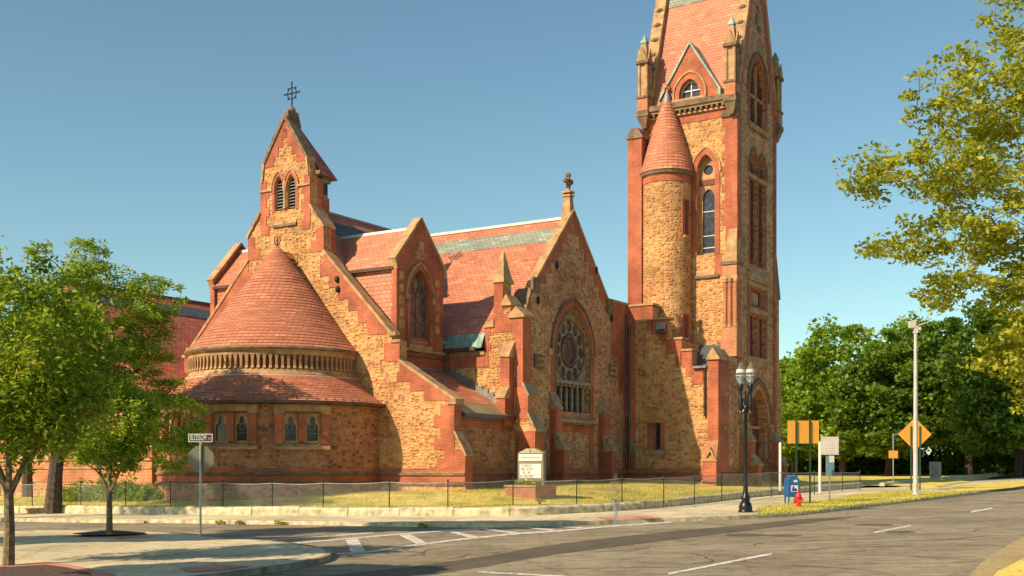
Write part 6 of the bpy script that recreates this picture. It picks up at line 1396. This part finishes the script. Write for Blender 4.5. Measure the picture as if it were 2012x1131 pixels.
# grass blades on lawns and verges
rng = np.random.default_rng(11); pts_ = []
vpoly = offline(curb, .2)
while len(pts_) < 26000:
    s_ = rng.uniform(0, 1)
    x, y = rng.uniform(-26, 24), rng.uniform(42, 62)
    if inpoly(x, y, lawnpoly) and dist_pl(x, y, ret) > .25:
        s2, t2 = w2c(x, y)
        if t2 > -.2 and -7 < s2 < 16.2 and t2 > (5 if s2 > 10.2 else 0) and t2 < 28 and s2 < 11: continue
        if math.hypot(s2, t2+1) < 5.8: continue
        pts_.append((x, y, lawn_z(x, y)+.02))
vp2 = [W(*p, .14) for p in ((1490,1014),(1560,1010),(1650,999),(1750,988),(1850,976),(1930,966),(1860,967),(1781,964),(1684,972),(1635,981),(1554,989),(1484,999))]
k = 0
while k < 7000:
    x, y = rng.uniform(8, 28), rng.uniform(41, 68)
    if inpoly(x, y, vp2): pts_.append((x, y, pz_(x, y, .17))); k += 1
C = np.array(pts_); n = len(C)
o = leafmesh('grass', C, .11, .18, rng, 'blade', dirs=np.tile(np.array([0,0,1.6]), (n,1))); tag(o, 'short dry grass blades on the lawn and verge', None, None, 'stuff'); 
# ================================================================ FAR BUILDINGS
def house(name, px0, px1, D, z1, m, label, seed, roofm='slate_bl', rh=1.6, fence_=False):
    x0, x1 = (px0-CX)/F*D, (px1-CX)/F*D; zb = hz(x0, D); root = empty(name, ((x0+x1)/2, D, zb), 0, label, 'house'); w = (x1-x0)/2
    g = G(m); hs = []; nx = max(1, int(w*2/2.2))
    for fl in range(max(1, int(z1/2.8))):
        for i in range(nx): cx_ = -w+(i+.5)*2*w/nx; hs.append(rect(cx_-.42, cx_+.42, .9+fl*2.8, 2.3+fl*2.8))
    g.prism('A', 0, rect(-w, w, -.5, z1), .4, hs); g.box(-w, -w+.4, .4, 7, -.5, z1); g.box(w-.4, w, .4, 7, -.5, z1); g.box(-w+.4, w-.4, 6.6, 7, -.5, z1); g.build('wall', root)
    g = G(roofm); g.prism('B', w+.3, [(-.4, z1), (7.4, z1), (3.5, z1+rh)], 2*w+.6); g.build('roof', root)
    for h_ in hs: g = G('glass'); g.prism('A', .25, h_, .05); g.use('frame').prism('A', .2, h_, .06, [rect(h_[0][0]+.07, h_[1][0]-.07, h_[0][1]+.07, h_[2][1]-.07)]); g.build('window', root)
MAT['white_siding'] = brickm('pale siding', (.24,.25,.25), (.20,.21,.21), (.1,.1,.1), 40, .14, .012, .01, 0, .1)
house('brick_house', 1680, 1800, 118, 3.4, 'brick', 'low red brick building glimpsed under the maples right of the signs', 1)
house('white_house', 1590, 1668, 126, 5.0, 'white_siding', 'pale sided house glimpsed between the trees behind the white sign', 2)
house('white_house', 1925, 2060, 120, 5.2, 'white_siding', 'pale sided house with windows behind the trees at the right edge', 3)
# ================================================================ LIGHT, SKY, CAMERA
ts = Vector((-8.38,-5.85,7.58)).normalized(); el = math.asin(ts.z); az = math.atan2(ts.x, ts.y)
w = bpy.data.worlds.new('World'); scene.world = w; w.use_nodes = True; nt = w.node_tree
sky = nt.nodes.new('ShaderNodeTexSky'); sky.sky_type = 'NISHITA'; sky.sun_disc = False; sky.sun_elevation = el; sky.sun_rotation = az % (2*math.pi); sky.air_density = 1.0; sky.dust_density = .6; sky.ozone_density = 1.0
bg = nt.nodes['Background']; bg.inputs['Strength'].default_value = .075
gm = nt.nodes.new('ShaderNodeGamma'); gm.inputs['Gamma'].default_value = 1.12; nt.links.new(sky.outputs[0], gm.inputs['Color'])
tn = mixc(nt, (gm, 'Color'), (.86, 1.0, .86), 1.0, 'MULTIPLY'); nt.links.new(tn[0].outputs[2], bg.inputs['Color'])
sl = bpy.data.lights.new('sun', 'SUN'); sl.energy = 4.2; sl.angle = R(.55); sl.color = (1.0, .80, .55); so = bpy.data.objects.new('sun', sl); col.objects.link(so); so.rotation_euler = ts.to_track_quat('Z', 'Y').to_euler(); so.location = (-60, -40, 60)
cam = bpy.data.cameras.new('camera'); co = bpy.data.objects.new('camera', cam); col.objects.link(co); co.location = (0, 0, EYE); co.rotation_euler = (R(90), 0, 0)
cam.sensor_width = 36; cam.lens = F/2012*36; cam.shift_y = (HY-565.5)/2012; cam.shift_x = 0; cam.clip_end = 3000; cam.clip_start = .1
scene.camera = co
scene.view_settings.view_transform = 'Standard'; scene.view_settings.look = 'None'; scene.view_settings.exposure = .76; scene.view_settings.gamma = 1
scene.render.resolution_x = 1024; scene.render.resolution_y = 576
